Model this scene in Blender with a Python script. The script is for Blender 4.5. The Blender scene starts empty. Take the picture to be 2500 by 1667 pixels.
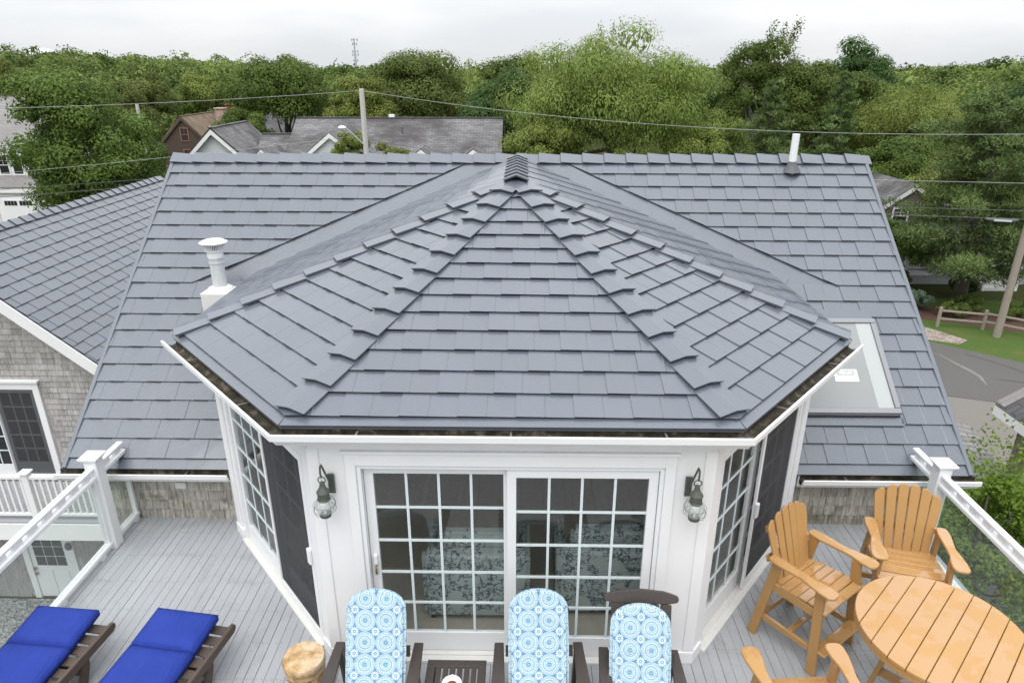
import bpy, math, random
import numpy as np
from mathutils import Vector, Matrix

random.seed(7)
R = math.radians
SC = bpy.context.scene
COL = SC.collection

# ------------------------------------------------------------------ camera, world, sun, exposure
cd = bpy.data.cameras.new('camera'); cam = bpy.data.objects.new('camera', cd); COL.objects.link(cam)
cam.location = (0, 0, 5.0)
cam.rotation_euler = (R(90 - 21.8), 0, R(0.9))
cd.sensor_width = 36; cd.lens = 24.0; cd.clip_start = 0.05; cd.clip_end = 4000
SC.camera = cam

SUN_EL, SUN_AZ = R(64), R(196)          # azimuth measured clockwise from +Y
w = bpy.data.worlds.new('World'); SC.world = w; w.use_nodes = True
nt = w.node_tree; nt.nodes.clear()
def wn(t, **k):
    n = nt.nodes.new(t)
    for a, b in k.items(): setattr(n, a, b)
    return n
out = wn('ShaderNodeOutputWorld'); mixs = wn('ShaderNodeMixShader'); bg1 = wn('ShaderNodeBackground'); bg2 = wn('ShaderNodeBackground')
sky = wn('ShaderNodeTexSky'); sky.sky_type = 'NISHITA'; sky.sun_disc = False
sky.sun_elevation = SUN_EL; sky.sun_rotation = SUN_AZ
bg1.inputs[1].default_value = 0.10
nt.links.new(sky.outputs[0], bg1.inputs[0])
tc = wn('ShaderNodeTexCoord'); mp = wn('ShaderNodeMapping'); mp.inputs['Scale'].default_value = (1.3, 1.3, 5.5)
nz = wn('ShaderNodeTexNoise'); nz.inputs['Scale'].default_value = 1.6; nz.inputs['Detail'].default_value = 6; nz.inputs['Roughness'].default_value = 0.5
rp = wn('ShaderNodeValToRGB')
rp.color_ramp.elements[0].position = 0.40; rp.color_ramp.elements[0].color = (0.76, 0.785, 0.82, 1)
rp.color_ramp.elements[1].position = 0.60; rp.color_ramp.elements[1].color = (0.93, 0.935, 0.945, 1)
nt.links.new(tc.outputs['Generated'], mp.inputs[0]); nt.links.new(mp.outputs[0], nz.inputs['Vector']); nt.links.new(nz.outputs[0], rp.inputs[0])
# overcast deck of cloud: evenly a little brighter towards the zenith, as every overcast sky is
sx = wn('ShaderNodeSeparateXYZ'); nt.links.new(tc.outputs['Generated'], sx.inputs[0])
cl = wn('ShaderNodeMath', operation='MAXIMUM'); cl.inputs[1].default_value = 0; nt.links.new(sx.outputs[2], cl.inputs[0])
ma = wn('ShaderNodeMath', operation='MULTIPLY_ADD'); ma.inputs[1].default_value = 1.5; ma.inputs[2].default_value = 0.84; nt.links.new(cl.outputs[0], ma.inputs[0])
nt.links.new(rp.outputs[0], bg2.inputs[0]); nt.links.new(ma.outputs[0], bg2.inputs[1])
mixs.inputs[0].default_value = 0.93
nt.links.new(bg1.outputs[0], mixs.inputs[1]); nt.links.new(bg2.outputs[0], mixs.inputs[2]); nt.links.new(mixs.outputs[0], out.inputs[0])

sd = bpy.data.lights.new('sun', 'SUN'); sun = bpy.data.objects.new('sun', sd); COL.objects.link(sun)
sd.energy = 1.5; sd.angle = R(45); sd.color = (1.0, 0.975, 0.94)
sdir = Vector((math.sin(SUN_AZ) * math.cos(SUN_EL), math.cos(SUN_AZ) * math.cos(SUN_EL), math.sin(SUN_EL)))
sun.rotation_euler = sdir.to_track_quat('Z', 'Y').to_euler(); sun.location = sdir * 60

vs = SC.view_settings
SC.display_settings.display_device = 'sRGB'
vs.view_transform = 'Standard'; vs.look = 'None'; vs.exposure = 0.27; vs.gamma = 1; vs.use_curve_mapping = False
SC.render.engine = 'CYCLES'
SC.cycles.use_denoising = True
SC.cycles.max_bounces = 8; SC.cycles.transparent_max_bounces = 12
SC.cycles.caustics_reflective = False; SC.cycles.caustics_refractive = False

# ------------------------------------------------------------------ materials
class NG:
    """tiny node helper"""
    def __init__(s, name):
        s.m = bpy.data.materials.new(name); s.m.use_nodes = True; s.t = s.m.node_tree; s.t.nodes.clear()
        s.out = s.t.nodes.new('ShaderNodeOutputMaterial')
    def n(s, t, **k):
        x = s.t.nodes.new(t)
        for a, b in k.items(): setattr(x, a, b)
        return x
    def l(s, a, b): s.t.links.new(a, b)
    def put(s, sock, v):
        if hasattr(v, 'is_output') or isinstance(v, bpy.types.NodeSocket): s.l(v, sock)
        else: sock.default_value = v
    def math(s, op, a, b=0.0, c=None):
        x = s.n('ShaderNodeMath', operation=op); s.put(x.inputs[0], a); s.put(x.inputs[1], b)
        if c is not None: s.put(x.inputs[2], c)
        return x.outputs[0]
    def noise(s, vec, scale, detail=4, rough=0.55, dist=0.0):
        x = s.n('ShaderNodeTexNoise'); x.inputs['Scale'].default_value = scale; x.inputs['Detail'].default_value = detail
        x.inputs['Roughness'].default_value = rough; x.inputs['Distortion'].default_value = dist
        s.l(vec, x.inputs['Vector']); return x.outputs[0]
    def pos(s): return s.n('ShaderNodeNewGeometry').outputs['Position']
    def objc(s): return s.n('ShaderNodeTexCoord').outputs['Object']
    def rnd(s): return s.n('ShaderNodeObjectInfo').outputs['Random']
    def mapv(s, vec, scale=(1, 1, 1), rot=(0, 0, 0), loc=(0, 0, 0)):
        x = s.n('ShaderNodeMapping'); x.inputs['Scale'].default_value = scale; x.inputs['Rotation'].default_value = rot; x.inputs['Location'].default_value = loc
        s.l(vec, x.inputs[0]); return x.outputs[0]
    def ramp(s, f, stops, interp='LINEAR'):
        x = s.n('ShaderNodeValToRGB'); r = x.color_ramp; r.interpolation = interp
        while len(r.elements) < len(stops): r.elements.new(0.5)
        for e, (p, c) in zip(r.elements, stops):
            e.position = p; e.color = (*c, 1) if len(c) == 3 else c
        s.put(x.inputs[0], f); return x.outputs[0]
    def mix(s, f, a, b, blend='MIX'):
        x = s.n('ShaderNodeMix', data_type='RGBA', blend_type=blend)
        s.put(x.inputs[0], f)
        for sock, v in ((x.inputs[6], a), (x.inputs[7], b)):
            if isinstance(v, tuple): sock.default_value = (*v, 1) if len(v) == 3 else v
            else: s.l(v, sock)
        return x.outputs[2]
    def bump(s, h, strength=0.3, dist=0.01):
        x = s.n('ShaderNodeBump'); x.inputs['Strength'].default_value = strength; x.inputs['Distance'].default_value = dist
        s.l(h, x.inputs['Height']); return x.outputs[0]
    def princ(s, color, rough=0.6, normal=None, spec=0.5, metal=0.0, coat=0.0):
        x = s.n('ShaderNodeBsdfPrincipled')
        for k, v in (('Base Color', color), ('Roughness', rough), ('Specular IOR Level', spec), ('Metallic', metal), ('Coat Weight', coat)):
            if isinstance(v, tuple): x.inputs[k].default_value = (*v, 1)
            else: s.put(x.inputs[k], v)
        if normal is not None: s.l(normal, x.inputs['Normal'])
        s.l(x.outputs[0], s.out.inputs[0]); return x

def sc3(c, k): return tuple(min(1, v * k) for v in c)

def m_plain(name, col, rough=0.6, var=0.12, scale=6.0, spec=0.5, bump=0.0, bscale=60, metal=0.0, stretch=(1, 1, 1), orand=0.0, coat=0.0):
    g = NG(name); p = g.mapv(g.pos(), stretch)
    f = g.noise(p, scale, 5)
    c = g.mix(f, sc3(col, 1 - var), sc3(col, 1 + var))
    if orand:
        k = g.math('MULTIPLY_ADD', g.rnd(), 2 * orand, 1 - orand)
        cc = g.n('ShaderNodeCombineColor'); [g.l(k, cc.inputs[i]) for i in range(3)]
        c = g.mix(1.0, c, cc.outputs[0], 'MULTIPLY')
    nrm = g.bump(g.noise(p, bscale, 4), bump, 0.01) if bump else None
    g.princ(c, rough, nrm, spec, metal, coat)
    return g.m

M = {}
M['white'] = m_plain('white_paint', (0.79, 0.79, 0.795), 0.45, 0.05, 3.0)
M['vinyl'] = m_plain('white_vinyl', (0.78, 0.79, 0.80), 0.35, 0.02, 3.0)
M['old_white'] = m_plain('weathered_white_paint', (0.66, 0.655, 0.63), 0.55, 0.10, 14.0)
M['screen_frame'] = m_plain('grey_frame', (0.30, 0.31, 0.32), 0.5, 0.05)
M['muntin'] = m_plain('pale_muntin', (0.66, 0.74, 0.75), 0.4, 0.03)
M['lantern_metal'] = m_plain('verdigris_metal', (0.095, 0.105, 0.09), 0.55, 0.25, 30, metal=0.3)
M['brass'] = m_plain('brass', (0.45, 0.33, 0.14), 0.35, 0.1, metal=0.9)
M['dark_wood'] = m_plain('dark_brown_lumber', (0.052, 0.043, 0.038), 0.6, 0.25, 9, bump=0.15, bscale=40, stretch=(6, 1, 6))
M['aged_wood'] = m_plain('aged_teak', (0.085, 0.062, 0.05), 0.7, 0.35, 12, bump=0.3, bscale=50, stretch=(7, 1, 7))
M['pole_wood'] = m_plain('grey_pole_wood', (0.29, 0.25, 0.21), 0.85, 0.25, 5, bump=0.5, bscale=14, stretch=(4, 4, 0.5))
M['pale_pole'] = m_plain('bleached_pole_wood', (0.50, 0.475, 0.44), 0.85, 0.2, 5, bump=0.4, bscale=14, stretch=(4, 4, 0.5))
M['cable'] = m_plain('cable', (0.33, 0.34, 0.34), 0.6, 0.1)
M['black_cable'] = m_plain('black_cable', (0.10, 0.10, 0.105), 0.6, 0.1)
M['bark'] = m_plain('bark', (0.105, 0.085, 0.068), 0.9, 0.35, 6, bump=0.8, bscale=12, stretch=(2, 2, 0.5))
M['pale_bark'] = m_plain('pale_bark', (0.34, 0.315, 0.27), 0.9, 0.35, 5, bump=0.5, bscale=12)
M['soil'] = m_plain('brown_mulch', (0.085, 0.045, 0.03), 0.95, 0.5, 9, bump=0.8, bscale=25)
M['far_metal'] = m_plain('galvanised_metal', (0.40, 0.42, 0.45), 0.5, 0.1)
M['tank'] = m_plain('white_tank', (0.75, 0.77, 0.79), 0.5, 0.03)
M['brick'] = m_plain('old_brick', (0.37, 0.27, 0.22), 0.9, 0.55, 4.5, bump=0.3, bscale=10, orand=0.15)
M['red_brick'] = m_plain('red_brick', (0.24, 0.09, 0.06), 0.9, 0.3, 4, bump=0.3, bscale=10, orand=0.15)
M['ceramic'] = m_plain('white_ceramic', (0.78, 0.78, 0.77), 0.2, 0.02)
M['ash'] = m_plain('ash_brown', (0.13, 0.055, 0.02), 0.7, 0.5, 80)
M['room_floor'] = m_plain('room_carpet', (0.40, 0.36, 0.31), 0.9, 0.18, 14, bump=0.3, bscale=180)
M['room_wall'] = m_plain('room_wall', (0.52, 0.49, 0.43), 0.8, 0.05)
M['pvc'] = m_plain('white_pvc', (0.80, 0.81, 0.82), 0.3, 0.02)
M['rubber'] = m_plain('grey_rubber', (0.10, 0.105, 0.115), 0.55, 0.15)
M['sticker'] = m_plain('sticker_paper', (0.72, 0.73, 0.72), 0.6, 0.03)
M['sticker_grey'] = m_plain('sticker_grey', (0.36, 0.38, 0.38), 0.6, 0.03)
M['red_trim'] = m_plain('faded_red_trim', (0.30, 0.13, 0.09), 0.7, 0.15)
M['far_glass'] = m_plain('dark_window_glass', (0.022, 0.025, 0.028), 0.08, 0.2, 0.7)

def m_roof():
    g = NG('slate_grey_metal'); p = g.pos()
    f = g.noise(g.mapv(p, (2.2, .8, .8)), 0.9, 6, 0.65); f2 = g.noise(p, 26, 6, 0.7, 1.2)
    c = g.mix(f, (0.076, 0.090, 0.113), (0.108, 0.123, 0.148))
    c = g.mix(g.math('MULTIPLY', f2, 0.30), c, (0.145, 0.160, 0.184))
    k = g.math('MULTIPLY_ADD', g.rnd(), 0.08, 0.96)
    cc = g.n('ShaderNodeCombineColor'); [g.l(k, cc.inputs[i]) for i in range(3)]
    c = g.mix(1.0, c, cc.outputs[0], 'MULTIPLY')
    drop = g.ramp(g.noise(p, 38, 2, 0.5), [(0.72, (0, 0, 0)), (0.76, (1, 1, 1))]); c = g.mix(g.math('MULTIPLY', drop, 0.35), c, (0.06, 0.065, 0.075))
    rough = g.math('MULTIPLY_ADD', g.noise(p, 3.0, 3), 0.14, 0.27)
    veins = g.noise(g.mapv(p, (1, 1, 1)), 9, 7, 0.62, 2.2)
    g.princ(c, rough, g.bump(veins, 0.20, 0.02), 0.7, 0.0, 0.38)
    return g.m
M['roof'] = m_roof()

def m_glass(name, tint=(0.93, 0.97, 0.96), f0=0.045, haze=0.0):
    """thin pane: same reflectance from both sides"""
    g = NG(name)
    tr = g.n('ShaderNodeBsdfTransparent'); tr.inputs[0].default_value = (*tint, 1)
    gl = g.n('ShaderNodeBsdfGlossy'); gl.inputs['Roughness'].default_value = 0.015
    ge = g.n('ShaderNodeNewGeometry'); dt = g.n('ShaderNodeVectorMath', operation='DOT_PRODUCT')
    g.l(ge.outputs['Incoming'], dt.inputs[0]); g.l(ge.outputs['Normal'], dt.inputs[1])
    c = g.math('ABSOLUTE', dt.outputs['Value']); k = g.math('POWER', g.math('SUBTRACT', 1.0, c), 5.0)
    f = g.math('MULTIPLY_ADD', k, 1 - f0, f0)
    mx = g.n('ShaderNodeMixShader'); g.l(f, mx.inputs[0]); g.l(tr.outputs[0], mx.inputs[1]); g.l(gl.outputs[0], mx.inputs[2])
    last = mx.outputs[0]
    if haze:
        d = g.n('ShaderNodeBsdfDiffuse'); d.inputs[0].default_value = (0.75, 0.80, 0.78, 1)
        m2 = g.n('ShaderNodeMixShader'); m2.inputs[0].default_value = haze; g.l(last, m2.inputs[1]); g.l(d.outputs[0], m2.inputs[2]); last = m2.outputs[0]
    g.l(last, g.out.inputs[0]); return g.m
M['glass'] = m_glass('clear_glass', (0.93, 0.965, 0.95), 0.03, 0.05)
M['door_glass'] = m_glass('door_glass', (0.88, 0.92, 0.91), 0.08)
M['globe'] = m_glass('lamp_glass', (0.93, 0.94, 0.93), 0.06, 0.22)

def m_screen():
    g = NG('insect_screen')
    d = g.n('ShaderNodeBsdfDiffuse'); d.inputs[0].default_value = (0.085, 0.085, 0.09, 1)
    tr = g.n('ShaderNodeBsdfTransparent'); mx = g.n('ShaderNodeMixShader'); mx.inputs[0].default_value = 0.55
    g.l(tr.outputs[0], mx.inputs[1]); g.l(d.outputs[0], mx.inputs[2]); g.l(mx.outputs[0], g.out.inputs[0]); return g.m
M['screen'] = m_screen()

def m_deck():
    g = NG('grey_deck_paint'); p = g.pos()
    big = g.noise(p, 1.1, 5, 0.6); fine = g.noise(g.mapv(p, (14, 1.2, 14)), 5, 5, 0.6)
    c = g.mix(big, (0.275, 0.287, 0.305), (0.415, 0.427, 0.445))
    c = g.mix(g.math('MULTIPLY', fine, 0.35), c, (0.40, 0.41, 0.43))
    k = g.math('MULTIPLY_ADD', g.rnd(), 0.10, 0.95)
    cc = g.n('ShaderNodeCombineColor'); [g.l(k, cc.inputs[i]) for i in range(3)]
    c = g.mix(1.0, c, cc.outputs[0], 'MULTIPLY')
    spots = g.ramp(g.noise(p, 13, 3, 0.5, 0.8), [(0.70, (0, 0, 0)), (0.76, (1, 1, 1))])
    c = g.mix(g.math('MULTIPLY', spots, 0.55), c, (0.10, 0.095, 0.09))
    scuff = g.ramp(g.noise(p, 2.2, 5, 0.65, 1.5), [(0.50, (0, 0, 0)), (0.68, (1, 1, 1))])
    c = g.mix(g.math('MULTIPLY', scuff, 0.55), c, (0.27, 0.275, 0.28))
    g.princ(c, 0.55, g.bump(fine, 0.25, 0.004), 0.4); return g.m
M['deck'] = m_deck()

def m_shingle(name, a, b, c3, moss=0.25):
    g = NG(name); p = g.pos()
    streak = g.noise(g.mapv(p, (34, 34, 3.0)), 1.0, 5, 0.65)
    blot = g.noise(p, 1.9, 4); bl2 = g.noise(p, 7, 4)
    c = g.ramp(streak, [(0.28, c3), (0.48, a), (0.70, b)])
    k = g.math('MULTIPLY_ADD', g.rnd(), 0.34, 0.80)
    cc = g.n('ShaderNodeCombineColor'); [g.l(k, cc.inputs[i]) for i in range(3)]
    c = g.mix(1.0, c, cc.outputs[0], 'MULTIPLY')
    mf = g.math('MULTIPLY', g.ramp(g.math('MULTIPLY', blot, bl2), [(0.27, (0, 0, 0)), (0.42, (1, 1, 1))]), moss)
    c = g.mix(mf, c, (0.10, 0.095, 0.05))
    g.princ(c, 0.9, g.bump(streak, 0.4, 0.004), 0.2); return g.m
M['cedar'] = m_shingle('weathered_cedar', (0.365, 0.35, 0.34), (0.46, 0.45, 0.44), (0.225, 0.20, 0.188))
M['cedar_mossy'] = m_shingle('mossy_cedar', (0.36, 0.335, 0.30), (0.52, 0.49, 0.45), (0.16, 0.145, 0.115), 0.75)
M['cedar_brown'] = m_shingle('brown_cedar', (0.20, 0.172, 0.148), (0.29, 0.26, 0.23), (0.10, 0.08, 0.068), 0.2)
M['brown_board'] = m_shingle('brown_boards', (0.085, 0.065, 0.052), (0.13, 0.10, 0.08), (0.04, 0.03, 0.025), 0.1)

def m_gutter_dirt():
    g = NG('gutter_muck'); p = g.pos()
    f = g.noise(p, 9, 6, 0.7)
    c = g.ramp(f, [(0.32, (0.012, 0.010, 0.007)), (0.52, (0.050, 0.042, 0.028)), (0.66, (0.16, 0.14, 0.11)), (0.8, (0.30, 0.29, 0.26))])
    g.princ(c, 0.8, g.bump(g.noise(p, 60, 5), 0.6, 0.01), 0.3); return g.m
M['muck'] = m_gutter_dirt()
M['galv_dirty'] = m_plain('dirty_bracket', (0.14, 0.13, 0.11), 0.7, 0.5, 30)

def m_fabric_blue():
    g = NG('cobalt_canvas'); p = g.pos()
    weave = g.noise(p, 420, 2); f = g.noise(p, 5, 3)
    c = g.mix(f, (0.013, 0.032, 0.225), (0.021, 0.048, 0.30))
    fold = g.noise(g.mapv(g.objc(), (9, 1.6, 3)), 1.0, 4, 0.55, 0.8)
    h = g.math('ADD', g.math('MULTIPLY', weave, 0.06), fold)
    g.princ(c, 0.75, g.bump(h, 0.9, 0.03), 0.25); return g.m
M['blue_canvas'] = m_fabric_blue()

def m_mandala():
    g = NG('blue_medallion_print'); p = g.objc()
    s = g.n('ShaderNodeSeparateXYZ'); g.l(p, s.inputs[0])
    S = 0.165
    def cell(off):
        x = g.math('SUBTRACT', g.math('FRACT', g.math('ADD', g.math('DIVIDE', s.outputs[0], S), 20 + off)), 0.5)
        z = g.math('SUBTRACT', g.math('FRACT', g.math('ADD', g.math('DIVIDE', s.outputs[2], S * 0.93), 20 + off)), 0.5)
        r = g.math('SQRT', g.math('ADD', g.math('MULTIPLY', x, x), g.math('MULTIPLY', z, z)))
        return r, g.math('ARCTAN2', z, x)
    W = (0.56, 0.645, 0.67); L = (0.13, 0.31, 0.43); D = (0.10, 0.225, 0.385); Q = (0.31, 0.47, 0.55)
    r, th = cell(0.0)
    med = g.ramp(r, [(0, W), (0.02, L), (0.09, Q), (0.105, L), (0.125, W), (0.145, D), (0.158, W), (0.185, L), (0.21, W), (0.285, L), (0.315, W), (0.36, Q), (0.385, W), (0.445, L), (0.468, W), (0.492, D)], 'CONSTANT')
    dots = g.math('GREATER_THAN', g.math('COSINE', g.math('MULTIPLY', th, 22)), 0.1)
    band = g.math('MULTIPLY', g.math('GREATER_THAN', r, 0.245), g.math('LESS_THAN', r, 0.285))
    band2 = g.math('MULTIPLY', g.math('GREATER_THAN', r, 0.385), g.math('LESS_THAN', r, 0.43))
    d2 = g.math('GREATER_THAN', g.math('COSINE', g.math('MULTIPLY', th, 34)), 0.2)
    med = g.mix(g.math('MULTIPLY', dots, band), med, D)
    med = g.mix(g.math('MULTIPLY', d2, band2), med, L)
    r2, th2 = cell(0.5)
    pet = g.math('MULTIPLY_ADD', g.math('ABSOLUTE', g.math('COSINE', g.math('MULTIPLY', th2, 6))), 0.08, 0.13)
    flower = g.ramp(r2, [(0, W), (0.018, L), (0.03, W), (0.045, D), (0.055, L), (0.085, W)], 'CONSTANT')
    fl = g.math('LESS_THAN', r2, pet)
    c = g.mix(fl, med, flower)
    tint = g.noise(g.pos(), 4, 2)
    c = g.mix(g.math('MULTIPLY', tint, 0.12), c, (0.55, 0.68, 0.78))
    hh = g.math('ADD', g.math('MULTIPLY', g.noise(g.pos(), 300, 2), .06), g.noise(g.pos(), 8, 3, .5, .6))
    g.princ(c, 0.8, g.bump(hh, 0.7, 0.03), 0.2); return g.m
M['mandala'] = m_mandala()

def m_coral():
    g = NG('coral_print_fabric'); p = g.pos()
    v = g.n('ShaderNodeTexVoronoi', feature='DISTANCE_TO_EDGE'); v.inputs['Scale'].default_value = 5
    q = g.n('ShaderNodeVectorMath', operation='ADD'); n2 = g.n('ShaderNodeTexNoise'); n2.inputs['Scale'].default_value = 7; n2.inputs['Detail'].default_value = 3
    g.l(p, n2.inputs['Vector']); g.l(n2.outputs[1], q.inputs[0]); g.l(p, q.inputs[1]); g.l(q.outputs[0], v.inputs['Vector'])
    ln = g.ramp(v.outputs[0], [(0.03, (1, 1, 1)), (0.10, (0, 0, 0))])
    msk = g.math('GREATER_THAN', g.noise(p, 3.0, 2), 0.45)
    c = g.mix(g.noise(p, 2.5, 3), (0.30, 0.35, 0.35), (0.46, 0.49, 0.46))
    c = g.mix(g.math('MULTIPLY', ln, msk), c, (0.075, 0.10, 0.115))
    g.princ(c, 0.85, None, 0.2); return g.m
M['coral'] = m_coral()

def m_poly():
    g = NG('cedar_poly_lumber'); p = g.pos()
    grain = g.noise(p, 60, 4); f = g.noise(p, 2.5, 4)
    c = g.mix(f, (0.385, 0.215, 0.075), (0.475, 0.278, 0.105))
    c = g.mix(g.math('MULTIPLY', grain, 0.25), c, (0.32, 0.15, 0.045))
    # rain film lying on the flat tops
    nm = g.n('ShaderNodeNewGeometry'); s = g.n('ShaderNodeSeparateXYZ'); g.l(nm.outputs['Normal'], s.inputs[0])
    flat = g.math('GREATER_THAN', s.outputs[2], 0.9)
    wet = g.math('MULTIPLY', g.ramp(g.noise(p, 4.2, 5, 0.6, 0.7), [(0.47, (0, 0, 0)), (0.50, (1, 1, 1))]), flat)
    rough = g.math('MULTIPLY_ADD', wet, -0.33, 0.42)
    c = g.mix(g.math('MULTIPLY', wet, 0.35), c, (0.40, 0.20, 0.068))
    g.princ(c, rough, g.bump(g.noise(p, 170, 3), 0.12, 0.004), 0.5, 0.0, g.math('MULTIPLY', wet, 0.9)); return g.m
M['poly'] = m_poly()

def m_stump():
    g = NG('pale_carved_wood'); p = g.objc()
    rad = g.noise(g.mapv(p, (1.5, 9, 4)), 3, 5, 0.6, 1.0); bl = g.noise(p, 9, 5, 0.65)
    c = g.ramp(bl, [(0.30, (0.20, 0.105, 0.04)), (0.45, (0.47, 0.31, 0.15)), (0.62, (0.60, 0.47, 0.32)), (0.8, (0.66, 0.58, 0.48))])
    c = g.mix(g.math('MULTIPLY', g.ramp(rad, [(0.60, (0, 0, 0)), (0.70, (1, 1, 1))]), 0.6), c, (0.20, 0.11, 0.055))
    g.princ(c, 0.6, g.bump(rad, 0.4, 0.01), 0.3); return g.m
M['stump'] = m_stump()

def m_asphalt(name, base, agg, stain):
    g = NG(name); p = g.pos()
    f = g.noise(p, 55, 4, 0.8); b = g.noise(p, 0.35, 5, 0.6)
    c = g.mix(f, sc3(base, 0.72), agg); c = g.mix(g.math('MULTIPLY', b, 0.6), c, stain)
    g.princ(c, 0.9, g.bump(f, 0.5, 0.01), 0.3); return g.m
M['asphalt'] = m_asphalt('aged_asphalt', (0.092, 0.090, 0.086), (0.150, 0.145, 0.136), (0.085, 0.082, 0.078))
M['parking'] = m_asphalt('worn_pale_asphalt', (0.140, 0.134, 0.125), (0.23, 0.218, 0.20), (0.175, 0.152, 0.132))
M['crack'] = m_plain('tar_crack', (0.05, 0.05, 0.05), 0.9, 0.3)
M['crack_fill'] = m_plain('sand_washed_asphalt', (0.165, 0.158, 0.147), 0.95, 0.35, 4)

def m_ground():
    g = NG('leaf_litter_and_weeds'); p = g.pos()
    fine = g.noise(p, 5, 6, 0.75); big = g.noise(p, 0.35, 4)
    c = g.mix(fine, (0.022, 0.030, 0.010), (0.085, 0.080, 0.032))
    c = g.mix(g.math('MULTIPLY', big, 0.6), c, (0.050, 0.072, 0.018))
    g.princ(c, 0.95, g.bump(fine, 0.9, 0.08), 0.1); return g.m
def m_lawn():
    g = NG('lawn'); p = g.pos(); fine = g.noise(p, 14, 5, 0.8)
    c = g.mix(fine, (0.034, 0.068, 0.014), (0.115, 0.175, 0.048))
    c = g.mix(g.math('MULTIPLY', g.ramp(g.noise(p, 1.1, 5), [(0.52, (0, 0, 0)), (0.72, (1, 1, 1))]), 0.5), c, (0.16, 0.12, 0.055))
    g.princ(c, 0.95, g.bump(fine, 0.9, 0.05), 0.1); return g.m
M['lawn'] = m_lawn()
M['ground'] = m_ground()

def m_gravel():
    g = NG('pebbles'); p = g.pos()
    v = g.n('ShaderNodeTexVoronoi'); v.inputs['Scale'].default_value = 16; g.l(p, v.inputs['Vector'])
    c = g.ramp(v.outputs['Color'], [(0.0, (0.12, 0.12, 0.12)), (0.5, (0.30, 0.30, 0.295)), (1, (0.52, 0.52, 0.51))])
    g.princ(c, 0.8, g.bump(v.outputs['Distance'], 1.0, 0.05), 0.3); return g.m
M['gravel'] = m_gravel()
def m_brickpath():
    g = NG('worn_brick_path'); br = g.n('ShaderNodeTexBrick'); br.inputs['Scale'].default_value = 3.2; br.inputs['Mortar Size'].default_value = .03
    br.inputs['Color1'].default_value = (.42, .39, .36, 1); br.inputs['Color2'].default_value = (.26, .22, .19, 1); br.inputs['Mortar'].default_value = (.10, .06, .04, 1)
    g.l(g.mapv(g.pos(), (1, 1, 1), (0, 0, R(-35))), br.inputs['Vector'])
    c = g.mix(g.math('MULTIPLY', g.ramp(g.noise(g.pos(), 2.2, 5), [(0.5, (0, 0, 0)), (0.62, (1, 1, 1))]), .7), br.outputs[0], (.15, .075, .04)); g.princ(c, .9); return g.m
M['concrete'] = m_brickpath()

def m_asph_shingle(name, a, b, blot, sc=1.0, axis_rot=(0, 0, 0)):
    """far roof: shingle courses too small to pick apart"""
    g = NG(name); p = g.mapv(g.objc(), (1, 1, 1), axis_rot)
    br = g.n('ShaderNodeTexBrick'); br.inputs['Scale'].default_value = sc
    br.inputs['Mortar Size'].default_value = 0.012; br.inputs['Brick Width'].default_value = 0.42; br.inputs['Row Height'].default_value = 0.15
    br.inputs['Color1'].default_value = (*a, 1); br.inputs['Color2'].default_value = (*b, 1); br.inputs['Mortar'].default_value = (*sc3(a, 0.35), 1)
    br.inputs['Bias'].default_value = -0.2
    g.l(p, br.inputs['Vector'])
    f = g.math('MULTIPLY', g.ramp(g.noise(g.mapv(p, (0.6, 1.0, 1)), 0.55, 6, 0.7), [(0.40, (0, 0, 0)), (0.62, (1, 1, 1))]), 0.85)
    c = g.mix(f, br.outputs[0], blot); g.princ(c, 0.9, g.bump(br.outputs[1], 0.3, -0.02), 0.2); return g.m
M['far_roof'] = m_asph_shingle('grey_asphalt_shingles', (0.215, 0.212, 0.218), (0.135, 0.132, 0.136), (0.062, 0.057, 0.057))
M['far_roof_pale'] = m_asph_shingle('pale_asphalt_shingles', (0.30, 0.29, 0.285), (0.22, 0.21, 0.21), (0.20, 0.19, 0.185))
M['brown_roof'] = m_asph_shingle('brown_wood_shingles', (0.26, 0.20, 0.14), (0.20, 0.15, 0.105), (0.10, 0.075, 0.055))
M['dark_roof'] = m_asph_shingle('charcoal_asphalt_shingles', (0.085, 0.085, 0.088), (0.055, 0.055, 0.058), (0.12, 0.12, 0.12))

def m_clap(name, col, pitch=0.13):
    g = NG(name); s = g.n('ShaderNodeSeparateXYZ'); g.l(g.pos(), s.inputs[0])
    fr = g.math('FRACT', g.math('DIVIDE', s.outputs[2], pitch))
    c = g.mix(g.noise(g.pos(), 1.3, 3), sc3(col, 0.95), sc3(col, 1.03))
    g.princ(c, 0.6, g.bump(fr, 0.9, -0.03), 0.3); return g.m
M['clap_white'] = m_clap('white_clapboard', (0.72, 0.72, 0.71))
M['clap_grey'] = m_clap('grey_clapboard', (0.50, 0.54, 0.55))

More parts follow.
